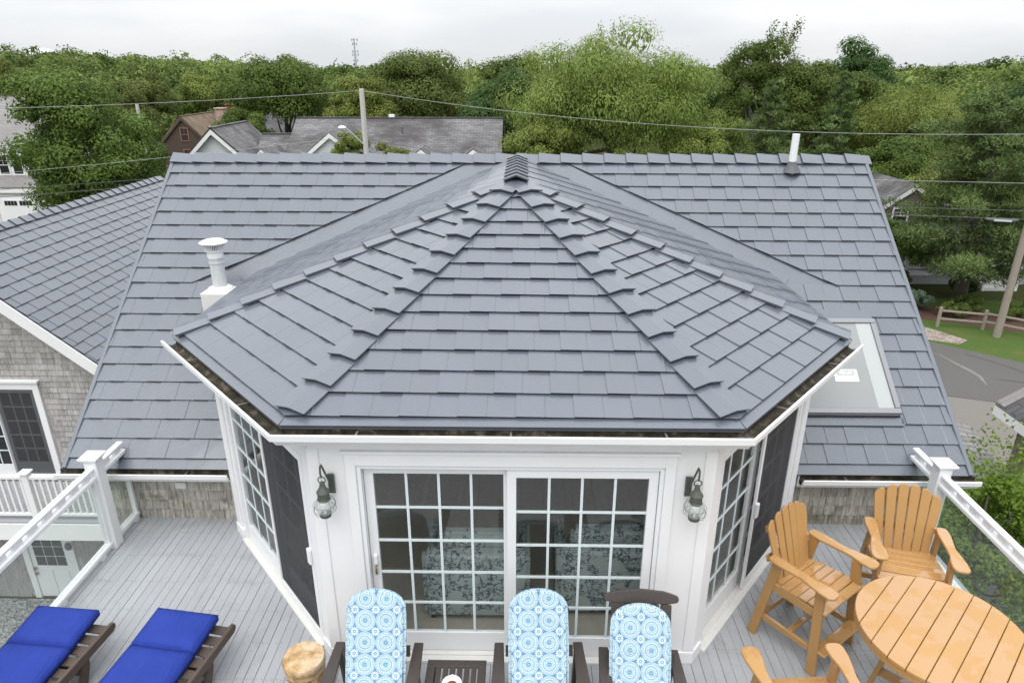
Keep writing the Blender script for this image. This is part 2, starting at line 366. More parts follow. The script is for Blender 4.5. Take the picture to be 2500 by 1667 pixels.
def m_leaf(name, dark, light, trans=0.35, hue=0.022, rough=0.55):
    g = NG(name)
    at = g.n('ShaderNodeAttribute'); at.attribute_name = 'tint'
    trans = trans * .9
    c = g.ramp(at.outputs['Fac'], [(0.0, dark), (0.55, tuple((a + b) / 2 for a, b in zip(dark, light))), (1.0, light)])
    hs = g.n('ShaderNodeHueSaturation'); g.l(c, hs.inputs['Color'])
    g.l(g.math('MULTIPLY_ADD', g.rnd(), hue, 0.5 - hue / 2), hs.inputs['Hue'])
    g.l(g.math('MULTIPLY_ADD', g.rnd(), 0.3, 0.85), hs.inputs['Value'])
    b = g.n('ShaderNodeBsdfPrincipled'); g.l(hs.outputs[0], b.inputs['Base Color']); b.inputs['Roughness'].default_value = rough; b.inputs['Specular IOR Level'].default_value = 0.10
    t = g.n('ShaderNodeBsdfTranslucent'); g.l(hs.outputs[0], t.inputs[0])
    mx = g.n('ShaderNodeMixShader'); mx.inputs[0].default_value = trans
    g.l(b.outputs[0], mx.inputs[1]); g.l(t.outputs[0], mx.inputs[2]); g.l(mx.outputs[0], g.out.inputs[0]); return g.m
M['leaf_mid'] = m_leaf('mid_green_leaves', (0.046, 0.084, 0.016), (0.185, 0.255, 0.062))
M['leaf_light'] = m_leaf('light_green_leaves', (0.098, 0.145, 0.026), (0.3, 0.35, 0.1))
M['leaf_yellow'] = m_leaf('yellowing_leaves', (0.086, 0.122, 0.02), (0.26, 0.3, 0.078))
M['leaf_dark'] = m_leaf('dark_green_leaves', (0.027, 0.056, 0.016), (0.112, 0.178, 0.053))
M['leaf_olive'] = m_leaf('olive_leaves', (0.052, 0.082, 0.018), (0.205, 0.245, 0.07))
M['leaf_bright'] = m_leaf('bright_green_leaves', (0.055, 0.115, 0.011), (0.24, 0.35, 0.058))
M['needle'] = m_leaf('pine_needles', (0.048, 0.08, 0.022), (0.2, 0.27, 0.094), 0.2)
M['needle_blue'] = m_leaf('juniper_needles', (0.055, 0.09, 0.055), (0.18, 0.24, 0.17), 0.2)
M['forest'] = m_leaf('far_wood_leaves', (0.042, 0.074, 0.015), (0.195, 0.25, 0.064), 0.3, 0.0)
M['flower'] = m_plain('red_shrub', (0.16, 0.05, 0.04), 0.8, 0.4, 20)

# ------------------------------------------------------------------ mesh building
WT = {}                                   # world position of each object at build time
def V3(*a): return np.array(a, float)
def nrm(v): v = np.asarray(v, float); return v / np.linalg.norm(v)

class MB:
    def __init__(s): s.v = []; s.f = []; s.mi = []; s.cur = 0
    def add(s, vs_, fs):
        b = len(s.v); s.v += [tuple(map(float, p)) for p in vs_]
        for f in fs: s.f.append(tuple(i + b for i in f)); s.mi.append(s.cur)
        return s
    def box(s, lo, hi):
        x0, y0, z0 = lo; x1, y1, z1 = hi
        return s.add([(x0, y0, z0), (x1, y0, z0), (x1, y1, z0), (x0, y1, z0), (x0, y0, z1), (x1, y0, z1), (x1, y1, z1), (x0, y1, z1)],
                     [(0, 3, 2, 1), (4, 5, 6, 7), (0, 1, 5, 4), (1, 2, 6, 5), (2, 3, 7, 6), (3, 0, 4, 7)])
    def obox(s, c, ax, ay, az, h):
        """oriented box: centre, three unit axes, half sizes"""
        c = np.asarray(c, float); P = []
        for sz in (-1, 1):
            for sx_, sy in ((-1, -1), (1, -1), (1, 1), (-1, 1)):
                P.append(c + np.asarray(ax) * h[0] * sx_ + np.asarray(ay) * h[1] * sy + np.asarray(az) * h[2] * sz)
        return s.add(P, [(0, 3, 2, 1), (4, 5, 6, 7), (0, 1, 5, 4), (1, 2, 6, 5), (2, 3, 7, 6), (3, 0, 4, 7)])
    def beam(s, a, b, w_, h_, up=(0, 0, 1)):
        a = np.asarray(a, float); b = np.asarray(b, float); d = nrm(b - a)
        x = np.cross(d, up)
        x = nrm(x) if np.linalg.norm(x) > 1e-6 else V3(1, 0, 0)
        z = np.cross(x, d)
        return s.obox((a + b) / 2, d, x, z, (np.linalg.norm(b - a) / 2, w_ / 2, h_ / 2))
    def prism(s, poly, ext):
        """closed polygon (3D points) extruded by vector ext"""
        n = len(poly); P = [np.asarray(p, float) for p in poly]; e = np.asarray(ext, float)
        return s.add(P + [p + e for p in P], [tuple(range(n - 1, -1, -1)), tuple(range(n, 2 * n))] + [(i, (i + 1) % n, n + (i + 1) % n, n + i) for i in range(n)])
    def tube(s, pts, r, n=6, cap=True):
        pts = [np.asarray(p, float) for p in pts]; k = len(pts)
        rs = [r] * k if np.isscalar(r) else list(r); P = []
        ref = None
        for i in range(k):
            d = nrm(pts[min(i + 1, k - 1)] - pts[max(i - 1, 0)])
            if ref is None: ref = V3(1, 0, 0) if abs(d[0]) < 0.8 else V3(0, 1, 0)
            x = nrm(ref - d * (ref @ d)); ref = x; y = np.cross(d, x)
            for j in range(n):
                a = 2 * math.pi * j / n; P.append(pts[i] + rs[i] * (math.cos(a) * x + math.sin(a) * y))
        F = [(i * n + j, i * n + (j + 1) % n, (i + 1) * n + (j + 1) % n, (i + 1) * n + j) for i in range(k - 1) for j in range(n)]
        if cap: F += [tuple(range(n - 1, -1, -1)), tuple(range((k - 1) * n, k * n))]
        return s.add(P, F)
    def lathe(s, prof, c=(0, 0, 0), n=20, sq=1.0):
        P = []
        for r, z in prof:
            for j in range(n):
                a = 2 * math.pi * j / n; P.append((c[0] + r * math.cos(a), c[1] + r * sq * math.sin(a), c[2] + z))
        k = len(prof)
        F = [(i * n + j, i * n + (j + 1) % n, (i + 1) * n + (j + 1) % n, (i + 1) * n + j) for i in range(k - 1) for j in range(n)]
        F += [tuple(range(n - 1, -1, -1)), tuple(range((k - 1) * n, k * n))]
        return s.add(P, F)
    def build(s, name, mat, parent=None, smooth=False, bevel=0.0, seg=1, origin=None, recalc=True):
        P = np.array(s.v)
        o = np.asarray(origin, float) if origin is not None else (P.min(0) + P.max(0)) / 2
        me = bpy.data.meshes.new(name); me.from_pydata([tuple(p - o) for p in P], [], s.f)
        mats = mat if isinstance(mat, (list, tuple)) else [mat]
        for m in mats: me.materials.append(M[m] if isinstance(m, str) else m)
        if len(mats) > 1: me.polygons.foreach_set('material_index', s.mi)
        if recalc:
            import bmesh
            bm = bmesh.new(); bm.from_mesh(me); bmesh.ops.recalc_face_normals(bm, faces=bm.faces)
            if bevel:
                ed = [e for e in bm.edges if len(e.link_faces) == 2 and e.calc_face_angle(0) > 0.6]
                bmesh.ops.bevel(bm, geom=ed, offset=bevel, segments=seg, affect='EDGES', clamp_overlap=True)
            bm.to_mesh(me); bm.free()
        if smooth:
            me.polygons.foreach_set('use_smooth', [True] * len(me.polygons))
            if smooth != 'all': me.set_sharp_from_angle(angle=R(40))
        return link(name, me, o, parent)

def link(name, me, world, parent=None):
    ob = bpy.data.objects.new(name, me); COL.objects.link(ob)
    world = np.asarray(world, float)
    if parent is not None:
        ob.parent = parent; ob.location = tuple(world - WT[parent.name])
    else: ob.location = tuple(world)
    WT[ob.name] = world
    return ob

def tag(o, label, cat, group=None):
    o['label'] = label; o['category'] = cat
    if group: o['group'] = group
    return o
def thing(name, label, cat, loc=(0, 0, 0), group=None):
    return tag(link(name, None, loc), label, cat, group)
def struct(o): o['kind'] = 'structure'; return o
def stuff(o): o['kind'] = 'stuff'; return o

def dup(root, label=None):
    r = root.copy(); COL.objects.link(r); WT[r.name] = np.array(root.location)
    if label: r['label'] = label
    def rec(a, b):
        for ch in a.children:
            c = ch.copy(); COL.objects.link(c); c.parent = b; rec(ch, c)
    rec(root, r); return r

def mesh_np(name, verts, faces, mat, tint=None):
    """verts (n,3), faces (m,k) of equal size"""
    me = bpy.data.meshes.new(name); k = faces.shape[1]
    me.vertices.add(len(verts)); me.vertices.foreach_set('co', np.asarray(verts, np.float32).ravel())
    me.loops.add(faces.size); me.loops.foreach_set('vertex_index', faces.astype(np.int32).ravel())
    me.polygons.add(len(faces)); me.polygons.foreach_set('loop_start', np.arange(0, faces.size, k, dtype=np.int32))
    me.update(calc_edges=True)
    if tint is not None:
        a = me.attributes.new('tint', 'FLOAT', 'FACE'); a.data.foreach_set('value', tint.astype(np.float32))
    me.materials.append(M[mat] if isinstance(mat, str) else mat)
    return me

def clip(poly, reg):
    """Sutherland-Hodgman: poly clipped to convex CCW region, both lists of (u, v)"""
    out_ = list(poly)
    for i in range(len(reg)):
        a = reg[i]; b = reg[(i + 1) % len(reg)]
        if not out_: return []
        def side(p): return (b[0] - a[0]) * (p[1] - a[1]) - (b[1] - a[1]) * (p[0] - a[0])
        res = []
        for j in range(len(out_)):
            p = out_[j]; q = out_[(j + 1) % len(out_)]; sp = side(p); sq = side(q)
            if sp >= -1e-9: res.append(p)
            if (sp > 1e-9 and sq < -1e-9) or (sp < -1e-9 and sq > 1e-9):
                t = sp / (sp - sq); res.append((p[0] + t * (q[0] - p[0]), p[1] + t * (q[1] - p[1])))
        out_ = res
    return out_
def area(p): return 0.5 * abs(sum(p[i][0] * p[(i + 1) % len(p)][1] - p[(i + 1) % len(p)][0] * p[i][1] for i in range(len(p)))) if len(p) > 2 else 0

# ------------------------------------------------------------------ terrain
GZ = -6.5
def sst(a, b, x): t = np.clip((x - a) / (b - a), 0, 1); return t * t * (3 - 2 * t)
def gz(x, y):
    x = np.asarray(x, float); y = np.asarray(y, float)
    left = 1 - sst(-260, -40, x)
    r = sst(85, 330, y) * (1.0 + 5.4 * left + 2.6 * sst(60, 300, x)) + sst(60, 140, -x) * sst(30, 120, y) * 1.5
    r = r + 0.9 * np.sin(x * 0.021 + 1.0) * np.cos(y * 0.017) * sst(95, 200, y)
    return GZ + r
gx = np.concatenate([np.linspace(-900, -130, 20), np.linspace(-120, 120, 61), np.linspace(130, 900, 20)])
gy = np.concatenate([np.linspace(-300, -20, 8), np.linspace(-10, 150, 41), np.linspace(160, 500, 35), np.linspace(540, 2500, 12)])
XX, YY = np.meshgrid(gx, gy); ZZ = gz(XX, YY)
vt = np.stack([XX.ravel(), YY.ravel(), ZZ.ravel()], 1); nx = len(gx)
ii = (np.arange(len(gy) - 1)[:, None] * nx + np.arange(nx - 1)[None, :]).ravel()
ft = np.stack([ii, ii + 1, ii + nx + 1, ii + nx], 1)
gme = mesh_np('ground', vt, ft, 'ground'); gme.polygons.foreach_set('use_smooth', [True] * len(gme.polygons))
struct(link('ground', gme, (0, 0, 0)))

def sheet(name, pts, z, mat):
    return struct(MB().add([(x, y, z) for x, y in pts], [tuple(range(len(pts)))]).build(name, mat, recalc=False))
sheet('road', [(8.0, 16.0), (30, 9.0), (48, 4), (48, 17), (27, 24.4), (21.11, 26.65), (18.42, 29.1), (16.5, 33.0), (14, 44), (6, 56), (-40, 60), (-40, 54), (4, 50), (9, 40), (10, 30), (8, 24)], GZ + 0.004, 'asphalt')
sheet('parking_area', [(7.9, 13.5), (24, 8.5), (24, 20.6), (17.61, 22.92), (15.6, 23.61), (9, 25.6)], GZ + 0.008, 'parking')
ck = MB()
def ribbon(mb, pts, ws, z):
    for k in range(len(pts) - 1):
        (x0, y0), (x1, y1) = pts[k], pts[k + 1]; d = nrm((x1 - x0, y1 - y0)); n = (-d[1], d[0])
        mb.add([(x0 - n[0] * ws[k], y0 - n[1] * ws[k], z), (x1 - n[0] * ws[k + 1], y1 - n[1] * ws[k + 1], z), (x1 + n[0] * ws[k + 1], y1 + n[1] * ws[k + 1], z), (x0 + n[0] * ws[k], y0 + n[1] * ws[k], z)], [(0, 1, 2, 3)])
    return mb
struct(ribbon(MB(), [(17.3, 28.6), (18.07, 27.5), (18.2, 26.6), (18.35, 25.8), (18.4, 25.2), (18.16, 24.4)], [0.01, 0.03, 0.06, 0.11, 0.08, 0.02], GZ + 0.010).build('washed_road_streak', 'crack_fill', recalc=False))
struct(ribbon(MB(), [(9, 25.6), (13, 24.45), (15.6, 23.63), (17.61, 22.94), (21, 21.9)], [0.02, 0.025, 0.03, 0.02, 0.02], GZ + 0.013).build('road_seam', 'crack', recalc=False))
struct(ribbon(MB(), [(19.2, 27.6), (19.9, 26.7), (20.3, 26.0), (20.6, 25.0)], [0.01, 0.02, 0.02, 0.01], GZ + 0.012).build('road_crack', 'crack', recalc=False))
struct(ribbon(MB(), [(18.9, 25.0), (20.1, 24.6), (21.4, 24.0), (22.6, 23.9)], [0.01, 0.02, 0.02, 0.01], GZ + 0.0125).build('road_crack', 'crack', recalc=False))
sheet('lawn', [(15, 36), (18.3, 29.2), (21.11, 26.6), (27, 24.3), (48, 17), (48, 34), (30, 34.5)], GZ + .003, 'lawn')
sheet('brick_path', [(17.2, 30.9), (18.9, 31.6), (20.3, 29.2), (19.6, 28.7), (18.45, 29.3)], GZ + 0.012, 'concrete')
sheet('mulch_bed', [(19.2, 32.2), (21.2, 31.4), (26, 28.8), (27.5, 30.5), (22, 34.2), (19.8, 34.0)], GZ + 0.006, 'soil')
stuff(MB().add([(-16, 4, GZ + .006), (-4.9, 4, GZ + .006), (-4.9, 12.4, GZ + .006), (-16, 12.4, GZ + .006)], [(0, 1, 2, 3)]).build('gravel', 'gravel', recalc=False))

# ------------------------------------------------------------------ tile / shingle layers
FR = [0, .485, .5, .515, 1.0]; HP = [.0095, .0050, .0078, .0042, .0008]
jr = random.Random(5)
def lay_tiles(name, parent, O, U, V, regf, tw, ch, nc, mat, step=0.39, lift=.019, lap=.03, keep=None, rest=None):
    O = np.asarray(O, float); U = nrm(U); V = nrm(V); N = np.cross(U, V); shared = [None]; cnt = 0
    for j in range(nc):
        v0 = j * ch; reg = regf(v0, v0 + ch)
        if reg is None: continue
        off = -((j * step) % 1.0) * tw
        ulo = min(p[0] for p in reg); uhi = max(p[0] for p in reg)
        i0 = int(math.floor((ulo - off) / tw)); i1 = int(math.ceil((uhi - off) / tw))
        for i in range(i0, i1):
            u0 = off + i * tw; polys = []; full = True; tot = 0
            for a, b in zip(FR[:-1], FR[1:]):
                rect = [(u0 + a * tw, v0), (u0 + b * tw, v0), (u0 + b * tw, v0 + ch + lap), (u0 + a * tw, v0 + ch + lap)]
                c = clip(rect, reg); ar = area(c); tot += ar
                if ar < area(rect) - 1e-6: full = False
                if ar > 2e-5: polys.append(c)
            if tot < 0.0015 or not polys: continue
            org = O + U * u0 + V * v0
            def make(mb, base):
                for c in polys:
                    tp = []; bt = []
                    for (u, v) in c:
                        h = .001 + lift * (1 - (v - v0) / ch) + float(np.interp((u - u0) / tw, FR, HP))
                        tp.append(base + U * (u - u0) + V * (v - v0) + N * h)
                        dn = h - .010 if abs(v - v0) < 1e-6 else -.008
                        uc = .012 if abs(v - v0) < 1e-6 else 0.0      # the butt edge is folded under
                        bt.append((base + U * (u - u0) + V * (v - v0 + uc) + N * dn, h))
                    n = len(c); fs = [tuple(range(n))]; vs_ = tp + [b for b, _ in bt]
                    for k in range(n):
                        p, q = c[k], c[(k + 1) % n]
                        inner = any(abs(p[0] - u0 - f * tw) < 1e-6 and abs(q[0] - u0 - f * tw) < 1e-6 for f in FR[1:4])
                        if inner: continue
                        fs.append((k, n + k, n + (k + 1) % n, (k + 1) % n))
                    mb.add(vs_, fs)
            cen = org + U * tw / 2 + V * ch / 2
            if keep is not None and not keep(cen):
                make(rest, org); continue
            cnt += 1
            if full:
                if shared[0] is None:
                    mb = MB(); make(mb, V3(0, 0, 0)); o = mb.build(name, mat, None, origin=(0, 0, 0), recalc=False); shared[0] = o.data
                    bpy.data.objects.remove(o)
                ob = link(name, shared[0], org, parent); ob.rotation_euler = (jr.uniform(-.0020, .0020), jr.uniform(-.0014, .0014), jr.uniform(-.001, .001))
            else:
                mb = MB(); make(mb, org); mb.build(name, mat, parent, origin=org, recalc=False)
    return cnt

def lay_caps(name, parent, A, B, s1, s2, L, wd, mat, h0=.058, h1=.026, th=.028):
    """folded metal cap pieces from A to B, each with its A-side end raised over the piece before"""
    A = np.asarray(A, float); B = np.asarray(B, float); d = nrm(B - A); n = max(1, round(np.linalg.norm(B - A) / L)); L = np.linalg.norm(B - A) / n
    s1 = nrm(s1); s2 = nrm(s2); up = nrm(-(s1 + s2)) if np.linalg.norm(s1 + s2) > 1e-3 else V3(0, 0, 1)
    n1 = nrm(np.cross(d, s1)); n1 = n1 if n1 @ up > 0 else -n1
    n2 = nrm(np.cross(d, s2)); n2 = n2 if n2 @ up > 0 else -n2
    sh = None
    for k in range(n):
        org = A + d * (k * L)
        if sh is None:
            V = []
            for (t, h, hx) in ((0, h0, .006), (L + .05, h1, .002)):
                V += [d * t + s1 * (wd + hx) + n1 * h, d * t + up * h * 1.06, d * t + s2 * (wd + hx) + n2 * h]
                tt = t + (.016 if t == 0 else 0); wi = wd + hx - .012
                V += [d * tt + s1 * wi + n1 * (h - th), d * tt + up * (h - th) * 1.06, d * tt + s2 * wi + n2 * (h - th)]
            F = [(0, 1, 7, 6), (1, 2, 8, 7), (0, 3, 4, 1), (1, 4, 5, 2), (0, 6, 9, 3), (2, 5, 11, 8), (3, 9, 10, 4), (4, 10, 11, 5)]
            o = MB().add(V, F).build(name, mat, None, origin=(0, 0, 0), bevel=.003); sh = o.data; bpy.data.objects.remove(o)
        link(name, sh, org, parent)

def lay_shingles(name, parent, O, U, wid, hgt, mat, course=.127, wr=(.09, .20), top=None, keep=None, rest=None, seed=1, skip=None, limit=300):
    """wooden wall shingles; U horizontal along the wall, outward normal = U x Z"""
    rg = random.Random(seed); O = np.asarray(O, float); U = nrm(U); Z = V3(0, 0, 1); N = np.cross(U, Z); cnt = 0
    for j in range(int(math.ceil(hgt / course))):
        u = -rg.random() * .1
        while u < wid:
            w_ = rg.uniform(*wr); a, b = max(u, 0), min(u + w_ - .004, wid); u += w_
            if b - a < .02: continue
            v0 = j * course - rg.random() * .006; v1 = min((j + 1) * course + .02, hgt)
            mid = O + U * (a + b) / 2 + Z * (v0 + course / 2)
            if top is not None:
                v1 = min(v1, min(top(a), top(b)))
            if v1 - v0 < .03: continue
            if skip is not None and skip((a + b) / 2, v0 + course / 2): continue
            t0, t1 = rg.uniform(.018, .026), .004
            P = [O + U * a + Z * v0 + N * t0, O + U * b + Z * v0 + N * t0, O + U * b + Z * v1 + N * t1, O + U * a + Z * v1 + N * t1,
                 O + U * a + Z * (v0 + .008) - N * .004, O + U * b + Z * (v0 + .008) - N * .004, O + U * b + Z * v1 - N * .004, O + U * a + Z * v1 - N * .004]
            F = [(0, 1, 2, 3), (0, 4, 5, 1), (0, 3, 7, 4), (1, 5, 6, 2)]
            if (keep is None or keep(mid)) and cnt < limit:
                MB().add(P, F).build(name, mat, parent, recalc=False); cnt += 1
            elif rest is not None: rest.add(P, F)
    return cnt

# ------------------------------------------------------------------ the house
CX = -0.08
EY, EZ, RY, RZ = 6.60, 0.80, 10.40, 3.78          # main eave / ridge
XL, XR = -5.20, 5.02
house = thing('shingled_house', 'cedar house with slate grey metal roof and white glazed octagonal bay', 'house', (CX, 8.5, GZ))

Vm = nrm((0, RY - EY, RZ - EZ)); Nm = np.cross((1, 0, 0), Vm); SL = math.hypot(RY - EY, RZ - EZ)
BYK = 2 * RY - EY                                   # back eave
mb = MB()
def slabq(x0, x1, y0, y1):
    zf = lambda y: EZ + (y - EY) * (RZ - EZ) / (RY - EY) - .012 / .787
    return [(x0, y0, zf(y0)), (x1, y0, zf(y0)), (x1, y1, zf(y1)), (x0, y1, zf(y1))]
mb.prism(slabq(XL, -3.25, EY, RY), -Nm * .12); mb.prism(slabq(3.08, XR, EY, RY), -Nm * .12); mb.prism(slabq(-3.25, 3.08, 8.70, RY), -Nm * .12)
Nb = np.array((0, .617, .787))
mb.prism([(XR, BYK, EZ), (XL, BYK, EZ), (XL, RY + .01, RZ), (XR, RY + .01, RZ)], -Nb * .12)
main_roof = mb.build('main_roof', 'roof', house)

# bay roof corners
BZ = 2.45
A_ = V3(-3.58, 6.47, BZ); B_ = V3(-1.865, 4.62, BZ); C_ = V3(1.705, 4.62, BZ); D_ = V3(3.33, 6.47, BZ)
E_ = V3(-3.58, 8.72, BZ); F_ = V3(3.33, 8.72, BZ); P_ = V3(CX, 8.20, 3.788); Q_ = V3(CX, 10.40, 3.788)
TW, CH, ST = .455, .2435, .10
O_main = V3(XL, EY, EZ) + Vm * ST
vE = (8.72 - EY) / Vm[1] - ST; vQ = (10.40 - EY) / Vm[1] - ST
def vline(eu, side):
    """edge of the main tiles beside the valley flashing: u at height v"""
    qu = CX - XL; dv = vQ - vE; sl = (qu - eu) / dv; nl = math.hypot(1, sl)
    return lambda v: eu + sl * (v - vE) + side * .27 * nl
lineL = vline(E_[0] - XL, -1); lineR = vline(F_[0] - XL, 1)
VT = SL - ST - .02
def regL(v0, v1):
    top = min(v1 + .05, VT)
    if v0 < vE - .25: return [(.035, v0 - .01), (1.97, v0 - .01), (1.97, top), (.035, top)]
    return [(.035, v0 - .01), (max(.1, lineL(v0 - .01)), v0 - .01), (lineL(top), top), (.035, top)]
WID = XR - XL
def regR(v0, v1):
    top = min(v1 + .05, VT)
    if v0 < vE - .25: return [(8.10, v0 - .01), (WID - .035, v0 - .01), (WID - .035, top), (8.10, top)]
    return [(min(lineR(v0 - .01), WID - .1), v0 - .01), (WID - .035, v0 - .01), (WID - .035, top), (lineR(top), top)]
n1 = lay_tiles('roof_tile', main_roof, O_main, (1, 0, 0), Vm, regL, TW, CH, 20, 'roof')
n2 = lay_tiles('roof_tile', main_roof, O_main, (1, 0, 0), Vm, regR, TW, CH, 20, 'roof')
# starter strips, rake strips, valley flashing
for a, b in ((XL, -3.25), (3.05, XR)):
    o = V3(a, EY - .02, EZ - .0157); MB().prism([o + Nm * .012, o + V3(b - a, 0, 0) + Nm * .012, o + V3(b - a, 0, 0) + Vm * (ST + .06) + Nm * .001, o + Vm * (ST + .06) + Nm * .001], -Nm * .03).build('starter_strip', 'roof', main_roof)
for x in (XL - .01, XR - .042):
    o = V3(x, EY - .02, EZ - .0157) + Nm * .030; MB().prism([o, o + V3(.052, 0, 0), o + V3(.052, 0, 0) + Vm * (SL + .02), o + Vm * (SL + .02)], -Nm * .05).build('rake_trim', 'roof', main_roof, bevel=.006)
for P0, sg in ((E_, -1), (F_, 1)):
    def onm(x, y): return V3(x, y, EZ + (y - EY) * (RZ - EZ) / (RY - EY))
    a = onm(P0[0] + sg * -.10, 8.55); b = onm(CX, 10.39); d = nrm(b - a); sd_ = nrm(np.cross(Nm, d)) * (1 if sg < 0 else -1)
    a0 = a - d * .12
    q = [a0 + sd_ * .31, b + d * .3 + sd_ * .31, b + d * .3 - sd_ * .05, a0 - sd_ * .05]; o = V3(XL, EY, EZ)
    uv = [((p - o)[0], (p - o) @ Vm) for p in q]
    if sg < 0: uv = uv[::-1]
    uv = clip(uv, [(-1, -1), (20, -1), (20, SL - .01), (-1, SL - .01)])
    MB().prism([o + V3(u, 0, 0) + Vm * v + Nm * .001 for u, v in uv], Nm * .005).build('valley_flashing', 'roof', main_roof)
lay_caps('ridge_cap', main_roof, (XL - .01, RY, RZ), (XR + .01, RY, RZ), (0, -Vm[1], -Vm[2]), (0, Vm[1], -Vm[2]), .322, .155, 'roof')

# bay roof: shell, tiles, caps
mb = MB()
mb.add([A_, B_, C_, D_, E_, F_, P_, Q_], [(1, 2, 6), (0, 1, 6), (2, 3, 6), (4, 0, 6, 7), (3, 5, 7, 6)])
dn = 0.035
mb.add([p - V3(0, 0, dn) for p in (A_, B_, C_, D_, E_, F_)], [(0, 1, 2, 3, 5, 4)])
for p, q in ((E_, A_), (A_, B_), (B_, C_), (C_, D_), (D_, F_)):
    mb.add([p, q, q - V3(0, 0, dn), p - V3(0, 0, dn)], [(0, 3, 2, 1)])
bay_roof = mb.build('bay_roof', 'roof', house, recalc=False)
def plane_frame(O, Q, apex):
    U = nrm(np.asarray(Q) - O); w_ = np.asarray(apex) - O; V = nrm(w_ - U * (w_ @ U)); return U, V
bt = 0
for O, Q, poly in ((B_, C_, (B_, C_, P_)), (A_, B_, (A_, B_, P_)), (C_, D_, (C_, D_, P_)), (E_, A_, (E_, A_, P_, Q_)), (D_, F_, (D_, F_, Q_, P_))):
    U, V = plane_frame(O, Q, P_); N = np.cross(U, V); st = .075
    uv = [((p - O) @ U, (p - O) @ V - st) for p in poly]
    L0 = np.linalg.norm(Q - O)
    vmx = max(p[1] for p in uv)
    # tiles stop on the hip / valley lines, the starter strip runs along the eave
    fn = lambda v0, v1, uv=uv: clip(uv, [(-20, v0 - .001), (20, v0 - .001), (20, v1 + .05), (-20, v1 + .05)]) or None
    bt += lay_tiles('bay_roof_tile', bay_roof, O + V * st, U, V, fn, .455, .2535, int(vmx / .2535) + 1, 'roof', lift=.020)
    e = O - V * .012
    MB().prism([e + N * .008, e + U * L0 + N * .008, e + U * (L0 * .97) + V * (st + .05) + N * .001, e + U * (L0 * .03) + V * (st + .05) + N * .001], -N * .02).build('starter_strip', 'roof', bay_roof)
def planeN(a, b, c): n = nrm(np.cross(b - a, c - a)); return n if n[2] > 0 else -n
nF = planeN(B_, C_, P_); nLo = planeN(A_, B_, P_); nRo = planeN(C_, D_, P_); nLs = planeN(E_, A_, P_); nRs = planeN(D_, F_, P_)
def hip(a, na, nb, toward_a, t0=0.0, t1=1.0):
    d = nrm(P_ - a)
    sa = nrm(np.cross(na, d)); sa = sa if sa @ toward_a > 0 else -sa
    sb = nrm(np.cross(nb, d)); sb = sb if sb @ toward_a < 0 else -sb
    lay_caps('hip_cap', bay_roof, a + (P_ - a) * t0, a + (P_ - a) * t1, sa, sb, .350, .142, 'roof', .064, .022, .036)
hip(A_, nLs, nLo, V3(-.3, 1, 0), .008, .955); hip(D_, nRs, nRo, V3(.3, 1, 0), .008, .955)
hip(B_, nLo, nF, V3(-1, 0, 0), .03, .985); hip(C_, nRo, nF, V3(1, 0, 0), .03, .985)
sl_ = nrm((-3.5, 0, -1.32)); sr_ = nrm((3.5, 0, -1.32))
lay_caps('bay_ridge_cap', bay_roof, P_ + V3(0, -.16, 0), Q_ - V3(0, .10, 0), sl_, sr_, .29, .135, 'roof', .066, .046, .024)

# eave box under the bay roof, walls
def inset(pts, z0, z1, name, mat, parent):
    return MB().prism([(x, y, z0) for x, y in pts], (0, 0, z1 - z0)).build(name, mat, parent)
inset([(-3.555, 8.6), (-3.555, 6.48), (-1.855, 4.645), (1.695, 4.645), (3.305, 6.48), (3.305, 8.6)], 2.345, 2.412, 'eave_box', 'white', house)
WH = 2.345
a0 = V3(-1.70, 4.70, 0); a1 = V3(1.54, 4.70, 0); b0 = V3(-3.27, 6.54, 0); b1 = V3(3.04, 6.54, 0)
def wall_seg(name, a, b, spans, mat='white', parent=house, th=.13):
    """wall from a to b (plan) with rectangles (u0,u1,z0,z1); thickness inward"""
    a = np.asarray(a, float); b = np.asarray(b, float); U = nrm(b - a); N = np.cross(U, V3(0, 0, 1)); mb = MB()
    for (u0, u1, z0, z1) in spans:
        p = a + U * u0
        mb.prism([p + V3(0, 0, z0), p + U * (u1 - u0) + V3(0, 0, z0), p + U * (u1 - u0) + V3(0, 0, z1), p + V3(0, 0, z1)], -N * th)
    return mb.build(name, mat, parent)
DX0, DX1, DZ = -1.33, 1.15, 2.05
Lf = a1[0] - a0[0]
wall_seg('front_wall', a0, a1, [(0, DX0 - a0[0], 0, WH), (DX1 - a0[0], Lf, 0, WH), (DX0 - a0[0] + .001, DX1 - a0[0] - .001, DZ, WH)])
Lo = np.linalg.norm(b0 - a0); Lr = np.linalg.norm(b1 - a1)
OL0, OL1 = .17, 2.20                                # opening along the oblique walls from the front corner
wall_seg('side_wall', b0, a0, [(0, Lo - OL1, 0, WH), (Lo - OL0, Lo - .002, 0, WH), (Lo - OL1 + .001, Lo - OL0 - .001, DZ, WH)])
wall_seg('side_wall', a1, b1, [(.002, OL0, 0, WH), (OL1 - .03, Lr, 0, WH), (OL0 + .001, OL1 - .031, DZ, WH)])
wall_seg('return_wall', V3(-3.27, 8.6, 0), b0, [(0, 2.06 - .003, 0, WH)])
wall_seg('return_wall', b1, V3(3.04, 8.6, 0), [(.003, 2.06, 0, WH)])
